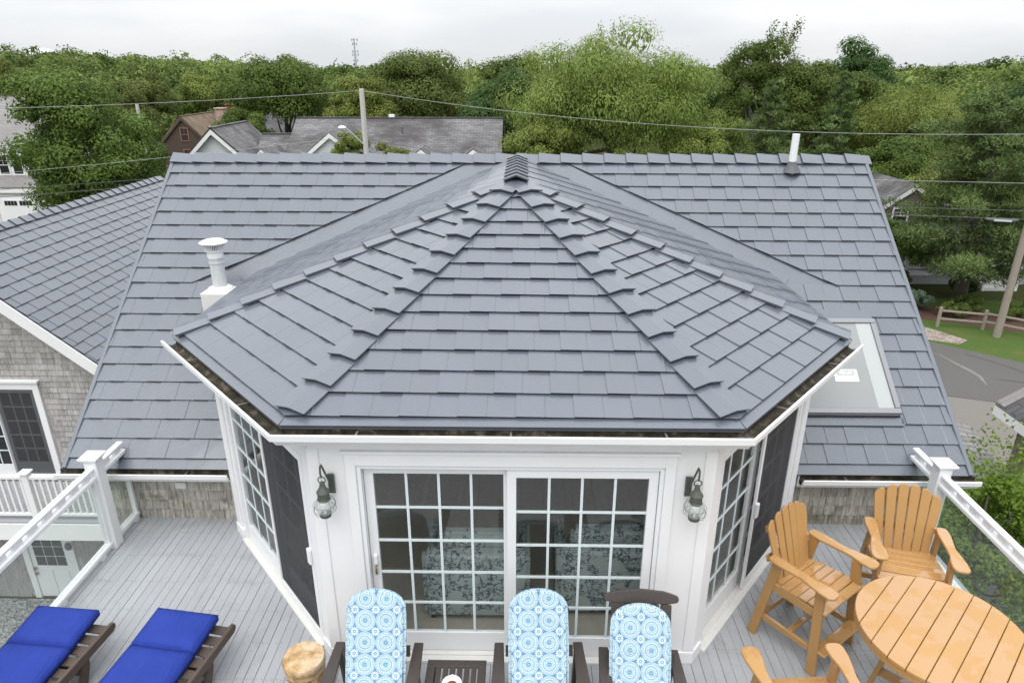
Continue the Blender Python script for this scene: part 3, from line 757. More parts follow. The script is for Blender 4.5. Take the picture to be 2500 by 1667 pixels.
# trim: casing, frieze, base boards, corner boards
def trim(a, b, z0, z1, pr, name='trim_board', mat='white', off=0.0):
    a = np.asarray(a, float); b = np.asarray(b, float); U = nrm(b - a); N = np.cross(U, V3(0, 0, 1))
    p = a + N * (off + .0005) + V3(0, 0, z0); q = b + N * (off + .0005) + V3(0, 0, z0)
    return MB().prism([p, q, q + V3(0, 0, z1 - z0), p + V3(0, 0, z1 - z0)], N * pr).build(name, mat, house, bevel=.003)
def fx(x): return V3(x, 4.70, 0)
trim(fx(DX0 - .085), fx(DX0), 0, 2.16, .022); trim(fx(DX1), fx(DX1 + .085), 0, 2.16, .022)
trim(fx(DX0 - .001), fx(DX1 + .001), DZ, 2.16, .0215); trim(fx(DX0 - .11), fx(DX1 + .11), 2.161, 2.185, .035)
trim(fx(-1.70), fx(1.54), 2.20, 2.345, .016, 'frieze_board'); trim(fx(-1.72), fx(1.56), 2.275, 2.344, .035, 'crown_moulding', off=.017)
trim(fx(-1.715), fx(DX0 - .09), 0, .13, .020, 'base_board'); trim(fx(DX1 + .09), fx(1.555), 0, .13, .020, 'base_board')
trim(fx(-1.715), fx(-1.62), .131, 2.199, .012, 'corner_board'); trim(fx(1.46), fx(1.555), .131, 2.199, .012, 'corner_board')
Ul = nrm(a0 - b0); Ur = nrm(b1 - a1)
trim(b0 + Ul * .005, b0 + Ul * .14, .131, 2.34, .022, 'corner_board'); trim(b1 - Ur * .14, b1 - Ur * .005, .131, 2.34, .022, 'corner_board')
trim(b0, b0 + Ul * .215, 0, .13, .035, 'base_board'); trim(b1 - Ur * .215, b1, 0, .13, .035, 'base_board')
trim(a0 - Ul * .165, a0, 0, .13, .020, 'base_board'); trim(a1, a1 + Ur * .165, 0, .13, .020, 'base_board')
trim(V3(-3.27, 6.80, 0), b0 + V3(0, .004, 0), 0, 2.34, .02, 'corner_board'); trim(b1 + V3(0, .004, 0), V3(3.04, 6.80, 0), 0, 2.34, .02, 'corner_board')
# folded soffit returns at the two front corners
for s_, c in ((-1, a0), (1, a1)):
    dirU = (b0 - a0) if s_ < 0 else (b1 - a1); dirU = nrm(dirU)
    p = V3(B_[0] if s_ < 0 else C_[0], 4.645, 0)
    MB().prism([(p[0] - s_ * .0, 4.63, 2.30), (c[0] - s_ * .12, 4.655, 2.30), (c[0] + s_ * .03, 4.80, 2.22), (c[0] + s_ * .17, 4.78, 2.25)], (0, 0, .055)).build('soffit_return', 'white', house)

# ---- sliding doors
def slider(a, b, h, spec, mdir=1, label=None):
    """door set between plan points a and b (left to right seen from outside). spec: list of leaves (u0,u1,depth,cols,kind)"""
    a = np.asarray(a, float); b = np.asarray(b, float); U = nrm(b - a); N = np.cross(U, V3(0, 0, 1)); Z = V3(0, 0, 1); Wd = np.linalg.norm(b - a)
    def bx(mb, u0, u1, z0, z1, d0, d1):
        p = a + U * u0 + Z * z0 + N * d0
        mb.prism([p, p + U * (u1 - u0), p + U * (u1 - u0) + Z * (z1 - z0), p + Z * (z1 - z0)], N * (d1 - d0))
    mb = MB(); e = .0015
    bx(mb, e, .035, .03, h - e, -.115, .004); bx(mb, Wd - .035, Wd - e, .03, h - e, -.115, .004)
    bx(mb, .036, Wd - .036, h - .035, h - e, -.115, .0035)
    door = mb.build('sliding_door', 'vinyl', house)
    mb = MB(); bx(mb, e, Wd - e, .002, .029, -.125, .055); bx(mb, .04, Wd - .04, .030, .042, -.03, -.015); bx(mb, .04, Wd - .04, .030, .042, -.085, -.07)
    mb.build('threshold', 'old_white', door)
    for (u0, u1, dep, cols, kind) in spec:
        z0, z1 = .045, h - .038
        st, tr_, br = .075, .085, .20
        if kind == 'screen':
            mb = MB()
            bx(mb, u0, u0 + .05, z0, z1, -dep - .022, -dep); bx(mb, u1 - .05, u1, z0, z1, -dep - .022, -dep)
            bx(mb, u0 + .05, u1 - .05, z1 - .05, z1, -dep - .022, -dep); bx(mb, u0 + .05, u1 - .05, z0, z0 + .07, -dep - .022, -dep)
            mb.build('screen_frame', 'white', door)
            mb = MB(); bx(mb, u0 + .05, u1 - .05, z0 + .07, z1 - .05, -dep - .013, -dep - .011); mb.build('insect_screen', 'screen', door)
            mb = MB(); uh = u1 - .055 if mdir > 0 else u0 - .0; bx(mb, uh, uh + .055, .92, 1.08, -dep + .001, -dep + .03); mb.build('pull_handle', 'white', door, bevel=.006)
            continue
        mb = MB(); t = .040
        bx(mb, u0, u0 + st, z0, z1, -dep - t, -dep); bx(mb, u1 - st, u1, z0, z1, -dep - t, -dep)
        bx(mb, u0 + st, u1 - st, z1 - tr_, z1, -dep - t, -dep); bx(mb, u0 + st, u1 - st, z0, z0 + br, -dep - t, -dep)
        mb.build('leaf_frame', 'vinyl', door)
        g0, g1, h0_, h1_ = u0 + st, u1 - st, z0 + br, z1 - tr_; rows = 5
        cw = (g1 - g0) / cols; rh = (h1_ - h0_) / rows; bw = .011
        sh = None
        for r_ in range(rows):
            for c in range(cols):
                p = a + U * (g0 + c * cw) + Z * (h0_ + r_ * rh) - N * (dep + t / 2)
                if sh is None:
                    q = MB().add([(0, 0, 0), U * cw, U * cw + Z * rh, Z * rh], [(0, 1, 2, 3)]).build('pane', 'door_glass', None, origin=(0, 0, 0), recalc=False); sh = q.data; bpy.data.objects.remove(q)
                link('pane', sh, p, door)
        for c in range(1, cols):
            mb = MB(); bx(mb, g0 + c * cw - bw, g0 + c * cw + bw, h0_ + .001, h1_ - .001, -dep - t / 2 + .001, -dep - t / 2 + .010); mb.build('muntin', 'muntin', door)
        for r_ in range(1, rows):
            mb = MB(); bx(mb, g0 + .001, g1 - .001, h0_ + r_ * rh - bw, h0_ + r_ * rh + bw, -dep - t / 2 + .0015, -dep - t / 2 + .0112); mb.build('muntin', 'muntin', door)
        if kind == 'handle':
            mb = MB(); bx(mb, u0 + .022, u0 + .058, 1.02, 1.12, -dep + .001, -dep + .028); mb.build('handle', 'white', door, bevel=.006)
            mb = MB(); p = a + U * (u0 + .04) + N * (-dep + .03); mb.tube([p + Z * 1.0 - N * .025, p + Z * .99, p + Z * .93, p + Z * .91 - N * .025], .009, 8); mb.build('handle', 'brass', door, smooth=True)
    return door
slider(fx(DX0), fx(DX1), DZ, [(.04, 1.26, .068, 4, 'handle'), (1.215, 2.44, .018, 4, 'fixed')])
pL0 = b0 + Ul * (Lo - OL1); pL1 = b0 + Ul * (Lo - OL0); wo = OL1 - OL0
slider(pL0, pL1, DZ, [(.04, 1.03, .020, 3, 'fixed'), (1.0, wo - .04, .068, 3, 'plain'), (.985, wo - .04, .0, 0, 'screen')], 1)
pR0 = a1 + Ur * OL0; pR1 = a1 + Ur * (OL1 - .03)
slider(pR0, pR1, DZ, [(.04, 1.05, .068, 3, 'plain'), (1.0, wo - .07, .068, 3, 'plain'), (.985, wo - .07, .0, 0, 'screen')], -1)

# ---- walls of the main body
XW0, XW1, YW = -5.08, 4.90, 6.77
mb = MB(); mb.prism([(XW0, YW, GZ - .3), (-3.4, YW, GZ - .3), (-3.4, YW, .66), (XW0, YW, .66)], (0, .14, 0)); mb.build('wall', 'cedar', house)
mb = MB(); mb.prism([(3.2, YW, GZ - .3), (XW1, YW, GZ - .3), (XW1, YW, .66), (3.2, YW, .66)], (0, .14, 0)); mb.build('wall', 'cedar', house)
for x in (XW0, XW1 - .14):
    mb = MB(); mb.prism([(x, YW + .141, GZ - .3), (x, BYK - .2, GZ - .3), (x, BYK - .2, .62), (x, RY, RZ - .2), (x, YW + .141, .75)], (.14, 0, 0)); mb.build('gable_wall', 'cedar', house)
mb = MB(); mb.prism([(XW0 + .141, BYK - .34, GZ - .3), (XW1 - .141, BYK - .34, GZ - .3), (XW1 - .141, BYK - .34, .62), (XW0 + .141, BYK - .34, .62)], (0, .14, 0)); mb.build('back_wall', 'cedar', house)
lay_shingles('wall_shingle', house, (-5.08, YW, 0), (1, 0, 0), 1.79, .66, 'cedar_mossy', .132, (.10, .19), seed=3)
lay_shingles('wall_shingle', house, (3.12, YW, 0), (1, 0, 0), 1.78, .66, 'cedar_mossy', .132, (.10, .19), seed=4)
MB().box((-4.06, YW - .03, .42), (-3.93, YW - .016, .50)).build('wall_vent', 'old_white', house, bevel=.004)
MB().box((-3.4, 6.77, -.02), (-3.26, 6.79, .66)).build('trim_board', 'white', house)
for a, b in ((XL + .03, -3.29), (3.12, XR - .03)):
    MB().box((a, 6.64, .60), (b, 6.768, .655)).build('soffit', 'white', house)
    MB().box((a, 6.62, .60), (b, 6.639, .765)).build('fascia', 'white', house)

# ---- gutters
def gutter(pts, outs, cap0=True, cap1=True, zt=0.0, brk=1.1):
    """pts: plan polyline of the eave (x,y,z); outs: outward unit vectors per vertex (mitred)"""
    prof = [(0, -.004), (0, -.112), (.082, -.112), (.106, -.070), (.136, -.052), (.140, 0), (.121, .002), (.118, -.012), (.096, -.045), (.075, -.098), (.012, -.098), (.012, -.004)]
    n = len(prof); mb = MB(); P = []
    for p, o in zip(pts, outs):
        for a, z in prof: P.append(np.asarray(p) + np.asarray(o) * a + V3(0, 0, z + zt))
    F = [(i * n + j, i * n + (j + 1) % n, (i + 1) * n + (j + 1) % n, (i + 1) * n + j) for i in range(len(pts) - 1) for j in range(n)]
    F += [tuple(range(n)), tuple(range((len(pts) - 1) * n, len(pts) * n))]
    mb.add(P, F)
    for i in range(len(pts) - 1):
        for j in (7, 8, 9, 10, 11): mb.mi[i * n + j] = 1
    g = mb.build('gutter', ['white', 'muck'], house)
    mb = MB()
    for i in range(len(pts) - 1):
        q = []
        for p, o in ((pts[i], outs[i]), (pts[i + 1], outs[i + 1])):
            p = np.asarray(p); o = np.asarray(o); q.append([p + o * .013 + V3(0, 0, zt - .045), p + o * .05 + V3(0, 0, zt - .062), p + o * .098 + V3(0, 0, zt - .050)])
        mb.add(q[0] + q[1], [(0, 3, 4, 1), (1, 4, 5, 2)])
    stuff(mb.build('gutter_muck', 'muck', g, recalc=False))
    for i in range(len(pts) - 1):
        p, q = np.asarray(pts[i]), np.asarray(pts[i + 1]); L = np.linalg.norm(q - p); d = (q - p) / L; o = nrm(np.cross(d, V3(0, 0, 1)))
        if o @ np.asarray(outs[i]) < 0: o = -o
        k = max(1, int(L / brk))
        for j in range(k):
            c = p + d * L * (j + .5) / k
            MB().beam(c + o * .012 + V3(0, 0, zt - .018), c + o * .112 + V3(0, 0, zt - .010), .016, .004).build('bracket', 'galv_dirty', g)
    return g
def mitre(pts):
    o = []
    for i in range(len(pts)):
        ns = []
        for a, b in ((i - 1, i), (i, i + 1)):
            if 0 <= a and b < len(pts):
                d = nrm(np.asarray(pts[b]) - pts[a]); ns.append(np.cross(d, V3(0, 0, 1)))
        m = nrm(sum(ns)); o.append(m / max(.4, m @ ns[0]))
    return o
def inn(p, dx, dy): return V3(p[0] + dx, p[1] + dy, BZ - .035)
bp = [V3(-3.556, 8.62, BZ - .035), V3(-3.556, 6.48, BZ - .035), V3(-1.857, 4.644, BZ - .035), V3(1.697, 4.644, BZ - .035), V3(3.306, 6.48, BZ - .035), V3(3.306, 8.62, BZ - .035)]
mo = mitre(bp)
gutter(bp[1:3], mo[1:3]); gutter(bp[2:4], mo[2:4]); gutter(bp[3:5], mo[3:5])
for i, j in ((0, 1), (4, 5)):                       # short plain eave fascia along the bay's sides
    a, b = bp[i], bp[j]; s_ = -1 if i == 0 else 1
    MB().prism([a + V3(s_ * .001, 0, -.075), b + V3(s_ * .001, 0 if i else .0, -.075), b + V3(s_ * .001, 0, .028), a + V3(s_ * .001, 0, .028)], (s_ * .022, 0, 0)).build('fascia', 'white', house)
for a, b in ((XL - .06, -3.30), (3.13, XR + .06)):
    gutter([V3(a, 6.619, .765), V3(b, 6.619, .765)], [V3(0, -1, 0), V3(0, -1, 0)], brk=.8)

# ---- skylight
def mr(x, y, h=0.0): return V3(x, y, EZ + (y - EY) * (RZ - EZ) / (RY - EY)) + Nm * h
def rpoly(x0, x1, y0, y1, h): return [mr(x0, y0, h), mr(x1, y0, h), mr(x1, y1, h), mr(x0, y1, h)]
SX0, SX1, SY0, SY1 = 3.20, 4.40, 7.14, 8.16
mb = MB()
for (x0, x1, y0, y1) in ((SX0, SX0 + .065, SY0 + .055, SY1 - .055), (SX1 - .065, SX1, SY0 + .055, SY1 - .055), (SX0, SX1, SY0, SY0 + .054), (SX0, SX1, SY1 - .054, SY1)):
    mb.prism(rpoly(x0, x1, y0, y1, .02), Nm * .085)
M['sky_frame'] = m_plain('grey_aluminium', (0.23, 0.24, 0.25), 0.4, 0.05, metal=0.4)
skl = mb.build('skylight', 'sky_frame', house, bevel=.006)
gg = NG('frosted_skylight_glass'); gg.princ((0.245, 0.257, 0.253), 0.25, None, 0.45); M['sky_glass'] = gg.m
MB().prism(rpoly(SX0 + .066, SX1 - .066, SY0 + .0545, SY1 - .0545, .055), Nm * .03).build('pane', 'sky_glass', skl)
M['blind'] = m_plain('skylight_blind_edge', (0.36, 0.378, 0.374), 0.3, 0.02)
MB().prism(rpoly(SX1 - .25, SX1 - .068, SY0 + .056, SY1 - .056, .0852), Nm * .002).build('blind_edge', 'blind', skl)
MB().prism(rpoly(SX0 + .02, SX1 - .02, SY0 - .012, SY0 - .001, .02), Nm * .065).build('lower_frame', 'rubber', skl)
MB().prism(rpoly(SX0 - .02, SX1 + .01, SY1 + .001, SY1 + .13, .028), Nm * .012).build('flashing', 'roof', skl, bevel=.003)
MB().prism(rpoly(SX1 + .001, SX1 + .03, SY0 - .08, SY1, .024), Nm * .01).build('flashing', 'roof', skl)
MB().prism(rpoly(SX0, SX1 + .03, SY0 - .10, SY0 - .02, .026), Nm * .008).build('flashing', 'roof', skl, bevel=.003)
MB().prism(rpoly(3.73, 4.01, 7.465, 7.595, .0875), Nm * .0012).build('sticker', 'sticker', skl)
MB().prism(rpoly(3.765, 3.975, 7.53, 7.585, .0890), Nm * .0008).build('sticker_panel', 'sticker_grey', skl)
def text_mesh(txt, size, mat, at, ex, ey, parent, name):
    cu = bpy.data.curves.new('t', 'FONT'); cu.body = txt; cu.size = size; cu.align_x = 'CENTER'; cu.align_y = 'CENTER'; cu.offset = size * 0.02
    ob = bpy.data.objects.new('t', cu); COL.objects.link(ob)
    dg = bpy.context.evaluated_depsgraph_get(); me = bpy.data.meshes.new_from_object(ob.evaluated_get(dg)); bpy.data.objects.remove(ob)
    ex = np.asarray(ex); ey = np.asarray(ey)
    for v in me.vertices: v.co = Vector(tuple(ex * v.co.x * 1.05 + ey * v.co.y))
    me.materials.clear(); me.materials.append(M[mat]); me.name = name
    return link(name, me, at, parent)
text_mesh('VELUX', .052, 'sticker', mr(3.868, 7.5575, .0905), (1, 0, 0), Vm, skl, 'sticker_lettering')
for k, (dx, wd_) in enumerate(((.05, .022), (.09, .03), (.14, .018), (.175, .04))):
    MB().prism(rpoly(3.745 + dx, 3.745 + dx + wd_, 7.488, 7.498, .0890), Nm * .0006).build('sticker_print', 'sticker_grey', skl)

# ---- room behind the glass
struct(MB().prism([(-3.2, 6.56, .0), (-1.68, 4.80, .0), (1.52, 4.80, .0), (3.03, 6.56, .0), (3.03, 9.0, .0), (-3.2, 9.0, .0)], (0, 0, .012)).build('room_floor', 'room_floor'))
struct(MB().box((-3.2, 9.0, 0), (3.03, 9.05, 2.2)).build('room_wall', 'room_wall'))
def sofa(x, y, wd, label):
    t = thing('sofa', label, 'sofa', (x, y, .012))
    MB().box((x - wd / 2, y - .01, .05), (x + wd / 2, y + .16, .80)).build('backrest', 'coral', t, bevel=.05, seg=3, smooth=True)
    MB().box((x - wd / 2 + .12, y + .17, .14), (x + wd / 2 - .12, y + .80, .42)).build('seat', 'coral', t, bevel=.05, seg=3, smooth=True)
    for s_ in (-1, 1):
        xc = x + s_ * (wd / 2 - .055); MB().box((xc - .055, y + .165, .05), (xc + .055, y + .82, .60)).build('armrest', 'coral', t, bevel=.04, seg=3, smooth=True)
    MB().box((x - wd / 2 + .14, y + .15, .43), (x + wd / 2 - .14, y + .34, .90)).build('back_cushion', 'coral', t, bevel=.06, seg=3, smooth=True)
    for sx_ in (-1, 1):
        for yy in (.06, .74): MB().box((x + sx_ * (wd / 2 - .08) - .02, y + yy - .02, .012), (x + sx_ * (wd / 2 - .08) + .02, y + yy + .02, .06)).build('leg', 'dark_wood', t)
sofa(-.42, 5.15, 1.02, 'coral print sofa behind the glass door with the brass handle')
sofa(.84, 5.22, 1.00, 'coral print sofa behind the glass door leaf without a handle')

# ------------------------------------------------------------------ deck
deck = struct(MB().box((-4.66, .6, -.20), (4.52, 6.76, -.032)).build('deck', 'dark_wood'))
PW = .0905; k = 0; x = -4.70
rg = random.Random(11)
def deck_end(x):
    """where the boards meet the house"""
    if x < -3.27 or x > 3.04: return 6.765
    if x < -1.70: return 4.70 + (-1.70 - x) * (6.54 - 4.70) / 1.57 + .02
    if x > 1.54: return 4.70 + (x - 1.54) * (6.54 - 4.70) / 1.50 + .02
    return 4.715
psh = {}
while x < 4.54:
    x0, x1 = x + rg.choice((.0008, .0014, .0026)), x + PW - rg.choice((.0008, .0014, .0024))
    y1a, y1b = deck_end(x0), deck_end(x1); dz = rg.uniform(-.0015, .0015)
    mb = MB(); mb.prism([(x0, .55, -.031 + dz), (x1, .55, -.031 + dz), (x1, y1b, -.031 + dz), (x0, y1a, -.031 + dz)], (0, 0, .031))
    mb.build('plank', 'deck', deck, bevel=.0018)
    x += PW
# screw heads in rows along the joists
mb = MB()
x = -4.70
while x < 4.5:
    for yj in np.arange(1.2, 6.8, .406):
        if yj < deck_end(x + PW / 2) - .05:
            for dx in (.022, .066):
                if rg.random() < .75:
                    cx, cy = x + dx + rg.uniform(-.004, .004), yj + rg.uniform(-.006, .006)
                    mb.add([(cx + .0045 * math.cos(a), cy + .0045 * math.sin(a), .0018) for a in np.linspace(0, 2 * math.pi, 7)[:-1]], [tuple(range(6))])
    x += PW
M['screw'] = m_plain('rusty_screw', (0.055, 0.045, 0.04), 0.7, 0.3)
stuff(mb.build('screw_head', 'screw', deck, recalc=False))
MB().box((-4.72, .55, -.26), (-4.70, 6.76, .0)).build('rim_board', 'white', deck)
MB().box((4.55, .55, -.26), (4.57, 6.76, .0)).build('rim_board', 'white', deck)
mb = MB()
for px in (-4.55, 4.35):
    for py in (1.0, 4.0, 6.5): MB().box((px, py, GZ - .3), (px + .15, py + .15, -.201)).build('support_post', 'white', deck)

# ---- glass railings
def railing(xc, s_, label):
    t = thing('glass_railing', label, 'railing', (xc, 4.0, 0))
    def post(yc, h=1.14):
        p = MB().box((xc - .068, yc - .068, .001), (xc + .068, yc + .068, h)).build('post', 'vinyl', t, bevel=.006)
        mb = MB(); prof = [(.075, h - .02), (.092, h + .008), (.100, h + .012), (.100, h + .030), (.060, h + .040), (.056, h + .050), (.050, h + .052)]
        P = []; F = []
        for r_, z in prof: P += [(xc - r_, yc - r_, z), (xc + r_, yc - r_, z), (xc + r_, yc + r_, z), (xc - r_, yc + r_, z)]
        for i in range(len(prof) - 1):
            for j in range(4): F.append((i * 4 + j, i * 4 + (j + 1) % 4, (i + 1) * 4 + (j + 1) % 4, (i + 1) * 4 + j))
        F += [(3, 2, 1, 0), tuple(range(len(prof) * 4 - 4, len(prof) * 4))]
        mb.add(P, F).build('post_cap', 'vinyl', p)
    ys = (6.24, 3.55, .95)
    for y in ys: post(y)
    segs = [(6.309, 6.745), (3.619, 6.171), (1.019, 3.481)]
    for (y0, y1) in segs:
        MB().box((xc - .034, y0, 1.015), (xc + .034, y1, 1.050)).build('top_rail', 'vinyl', t, bevel=.006)
        MB().box((xc - .046, y0, .905), (xc + .046, y1, .955)).build('lower_rail', 'vinyl', t, bevel=.008)
        n = max(1, int((y1 - y0) / .20))
        for k in range(n):
            yy = y0 + (y1 - y0) * (k + .5) / n
            MB().box((xc - .022, yy - .055, .956), (xc + .022, yy + .055, 1.0145)).build('spacer', 'vinyl', t)
        MB().box((xc - .040, y0, .055), (xc + .040, y1, .105)).build('bottom_rail', 'vinyl', t, bevel=.008)
        MB().box((xc - .005, y0 + .02, .106), (xc + .005, y1 - .02, .904)).build('glass_panel', 'glass', t)
        for yy in (y0 + .001, y1 - .036): MB().box((xc - .026, yy, .106), (xc + .026, yy + .035, .904)).build('glass_stop', 'vinyl', t)
        if y1 - y0 > 1:
            for f in (.06, .36, .66, .93):
                yy = y0 + (y1 - y0) * f; MB().box((xc - .034, yy - .04, .001), (xc + .034, yy + .04, .0545)).build('foot_block', 'vinyl', t, bevel=.006)
        else:
            MB().box((xc - .034, y1 - .09, .001), (xc + .034, y1 - .02, .0545)).build('foot_block', 'vinyl', t, bevel=.006)
railing(-4.585, -1, 'white posted glass deck railing beside the blue loungers')
railing(4.43, 1, 'white posted glass deck railing beside the orange bar table')

# ------------------------------------------------------------------ the gabled wing
wing = thing('gabled_wing', 'grey cedar gabled wing with slate grey metal roof and white rake board', 'house', (-9, 16, GZ))
WX, WZ, WE = -11.07, 1.92, -5.55; WS = .857; WY0, WY1, WYW = 12.18, 21.0, 12.5
ez = WZ - (WE - WX) * WS
Vw = nrm((-1, 0, WS)); Nw = np.cross((0, 1, 0), Vw); SLw = (WE - WX) * math.hypot(1, WS)
wl = WX - (WE - WX)
mb = MB(); z_ = .015
mb.prism([(WE, WY0, ez - z_), (WE, WY1, ez - z_), (WX, WY1, WZ - z_), (WX, WY0, WZ - z_)], -Nw * .10)
Nw2 = Nw * V3(-1, 1, 1)
mb.prism([(WX - .005, WY0, WZ - z_), (WX - .005, WY1, WZ - z_), (wl, WY1, ez - z_), (wl, WY0, ez - z_)], -Nw2 * .10)
wroof = mb.build('wing_roof', 'roof', wing)
fwd = nrm((-math.sin(R(.9)) * math.cos(R(21.8)), math.cos(R(.9)) * math.cos(R(21.8)), -math.sin(R(21.8)))); rgt = V3(math.cos(R(.9)), math.sin(R(.9)), 0); upv = np.cross(rgt, fwd)
def in_view(p, edge=-.02):
    """shown in the photograph? (used only to decide which pieces are single objects and which are joined)"""
    d = np.asarray(p) - V3(0, 0, 5); w_ = d @ fwd; u, v = (d @ rgt) / w_, (d @ upv) / w_
    if abs(u) > .775 or abs(v) > .52: return False
    # behind the left rake of the main roof?
    t = (XL + .05) / d[0] if d[0] < 0 else 9
    return u < -.36
def wing_keep(p):
    if not in_view(p): return False
    d = np.asarray(p) - V3(0, 0, 5); s_ = (XL - 0) / d[0]        # where the sight line passes the rake
    y = d[1] * s_; z = 5 + d[2] * s_
    return not (EY < y < RY and z < EZ + (y - EY) * .784 - .05) and not (y >= RY)
rest = MB()
nW = lay_tiles('roof_tile', wroof, V3(WE, WY0, ez) + Vw * .1, (0, 1, 0), Vw, lambda v0, v1: [(.02, v0 - .01), (WY1 - WY0, v0 - .01), (WY1 - WY0, min(v1 + .05, SLw - .12)), (.02, min(v1 + .05, SLw - .12))], TW, CH, 30, 'roof', keep=wing_keep, rest=rest)
stuff(rest.build('roof_tile_field', 'roof', wroof, recalc=False))
lay_caps('ridge_cap', wroof, (WX, WY0 - .02, WZ), (WX, WY1, WZ), (1, 0, -WS), (-1, 0, -WS), .33, .15, 'roof')
# rake boards (white) on the gable
for s_ in (1, -1):
    p = V3(WX, WY0 - .022, WZ - .016); q = V3(WX + s_ * (WE - WX), WY0 - .022, ez - .016)
    MB().prism([p + V3(0, 0, .004), q + V3(0, 0, .004), q + V3(0, 0, -.30), p + V3(0, 0, -.30)], (0, .02, 0)).build('rake_board', 'white', wing)
    MB().prism([p + V3(0, .001, -.15), q + V3(0, .001, -.15), q + V3(0, .001, -.18), p + V3(0, .001, -.18)], (0, WYW - WY0 + .01, 0)).build('rake_soffit', 'white', wing)
mb = MB(); bx0, bx1 = wl + .35, WE - .35
mb.prism([(bx0, WYW, GZ - .3), (bx1, WYW, GZ - .3), (bx1, WYW, ez + .05), (WX, WYW, WZ - .22), (bx0, WYW, ez + .05)], (0, .15, 0)); mb.build('gable_wall', 'cedar', wing)
for x in (bx0, bx1 - .15): MB().box((x, WYW + .151, GZ - .3), (x + .15, WY1 - .2, ez + .05)).build('wall', 'cedar', wing)
MB().box((bx0 + .151, WY1 - .35, GZ - .3), (bx1 - .151, WY1 - .2, ez + .05)).build('back_wall', 'cedar', wing)
rest = MB()
def wtop(u): xx = bx0 + u; return WZ - abs(xx - WX) * WS - .25 - (-3.1)
def wskip(u, v): xx = bx0 + u; return -11.85 < xx < -9.82 and v < 2.28
nS = lay_shingles('wall_shingle', wing, (bx0, WYW, -3.1), (1, 0, 0), bx1 - bx0, 5.0, 'cedar', .128, (.11, .26), top=wtop, keep=lambda p: wing_keep(p) and p[2] > -3.1, rest=rest, seed=8, skip=wskip, limit=300)
rest2 = MB(); lay_shingles('wall_shingle', wing, (bx0, WYW, GZ), (1, 0, 0), bx1 - bx0, 3.3, 'cedar', .128, (.11, .26), keep=lambda p: False, rest=rest, seed=9, skip=lambda u, v: -11.4 < bx0 + u < -10.05 and v < 1.95)
stuff(rest.build('wall_shingle_field', 'cedar', wing, recalc=False))
# upper patio door of the wing, seen through: white casing, left sash, right sash behind a screen
def wing_door(x0, x1, z0, z1, name):
    y = WYW
    mb = MB()
    for a in ((x0 - .13, y - .05, z0, x0, y + .02, z1), (x1, y - .05, z0, x1 + .13, y + .02, z1), (x0 - .13, y - .055, z1, x1 + .13, y + .02, z1 + .16)): mb.box(a[:3], a[3:])
    mb.box((x0 - .17, y - .10, z1 + .161), (x1 + .17, y + .02, z1 + .20)); mb.box((x0 - .13, y - .09, z0 - .07), (x1 + .13, y + .02, z0 - .001))
    return mb.build(name, 'white', wing)
wd_ = wing_door(-11.66, -10.02, -3.12, -1.10, 'patio_door')
def leaf(par, x0, x1, z0, z1, y, cols, rows, mat='vinyl', bot=.22, gm='far_glass', mm='muntin'):
    mb = MB(); mb.box((x0, y, z0), (x0 + .08, y + .04, z1)); mb.box((x1 - .08, y, z0), (x1, y + .04, z1)); mb.box((x0 + .081, y, z1 - .08), (x1 - .081, y + .04, z1)); mb.box((x0 + .081, y, z0), (x1 - .081, y + .04, z0 + bot))
    mb.build('leaf_frame', mat, par)
    g0, g1, h0, h1 = x0 + .081, x1 - .081, z0 + bot, z1 - .08; sh = None
    for r_ in range(rows):
        for c in range(cols):
            cw, rh = (g1 - g0) / cols, (h1 - h0) / rows
            if sh is None:
                o = MB().box((0, 0, 0), (cw - .02, .006, rh - .02)).build('pane', gm, None, origin=(0, 0, 0)); sh = o.data; bpy.data.objects.remove(o)
            link('pane', sh, (g0 + c * cw + .01, y + .02, h0 + r_ * rh + .01), par)
    mb = MB()
    for c in range(1, cols): mb.box((g0 + c * (g1 - g0) / cols - .012, y + .010, h0), (g0 + c * (g1 - g0) / cols + .012, y + .028, h1))
    for r_ in range(1, rows): mb.box((g0, y + .0105, h0 + r_ * (h1 - h0) / rows - .012), (g1, y + .0275, h0 + r_ * (h1 - h0) / rows + .012))
    stuff(mb.build('muntin', mm, par))
leaf(wd_, -11.65, -10.83, -3.11, -1.11, WYW - .045, 3, 5)
leaf(wd_, -10.85, -10.03, -3.11, -1.11, WYW - .030, 3, 5, mat='screen_frame', bot=.28, mm='screen_frame')
MB().box((-10.88, WYW - .052, -3.11), (-10.83, WYW - .046, -1.11)).build('screen_frame', 'screen_frame', wd_)
MB().add([(-10.83, WYW - .049, -3.1), (-10.03, WYW - .049, -3.1), (-10.03, WYW - .049, -1.12), (-10.83, WYW - .049, -1.12)], [(0, 1, 2, 3)]).build('insect_screen', 'screen', wd_, recalc=False)
# balcony with white balusters
bal = thing('balcony', 'white railed balcony on the gabled wing, in front of the patio door', 'balcony', (-8, 11.7, -3.2))
BX0, BX1, BY0 = -13.5, -5.25, 10.90
nb = int((WYW - .06 - BY0) / .14)
for k in range(nb): MB().box((BX0, BY0 + k * .14 + .003, -3.24), (BX1, BY0 + k * .14 + .137, -3.205)).build('plank', 'deck', bal)
MB().box((BX0, BY0 - .02, -3.62), (BX1, BY0 + .03, -3.245)).build('fascia_board', 'white', bal)
for px in (-13.3, -10.62, -9.46, -7.3, -5.35):
    if px == -10.62: continue
    MB().box((px - .065, BY0 + .04, -3.203), (px + .065, BY0 + .17, -2.16)).build('post', 'white', bal, bevel=.005)
    MB().prism([(px - .10, BY0 + .005, -2.159), (px + .10, BY0 + .005, -2.159), (px + .10, BY0 + .205, -2.159), (px - .10, BY0 + .205, -2.159)], (0, 0, .04)).build('post_cap', 'white', bal, bevel=.012)
pp = [-13.3, -9.46, -7.3, -5.35]
bsh = None
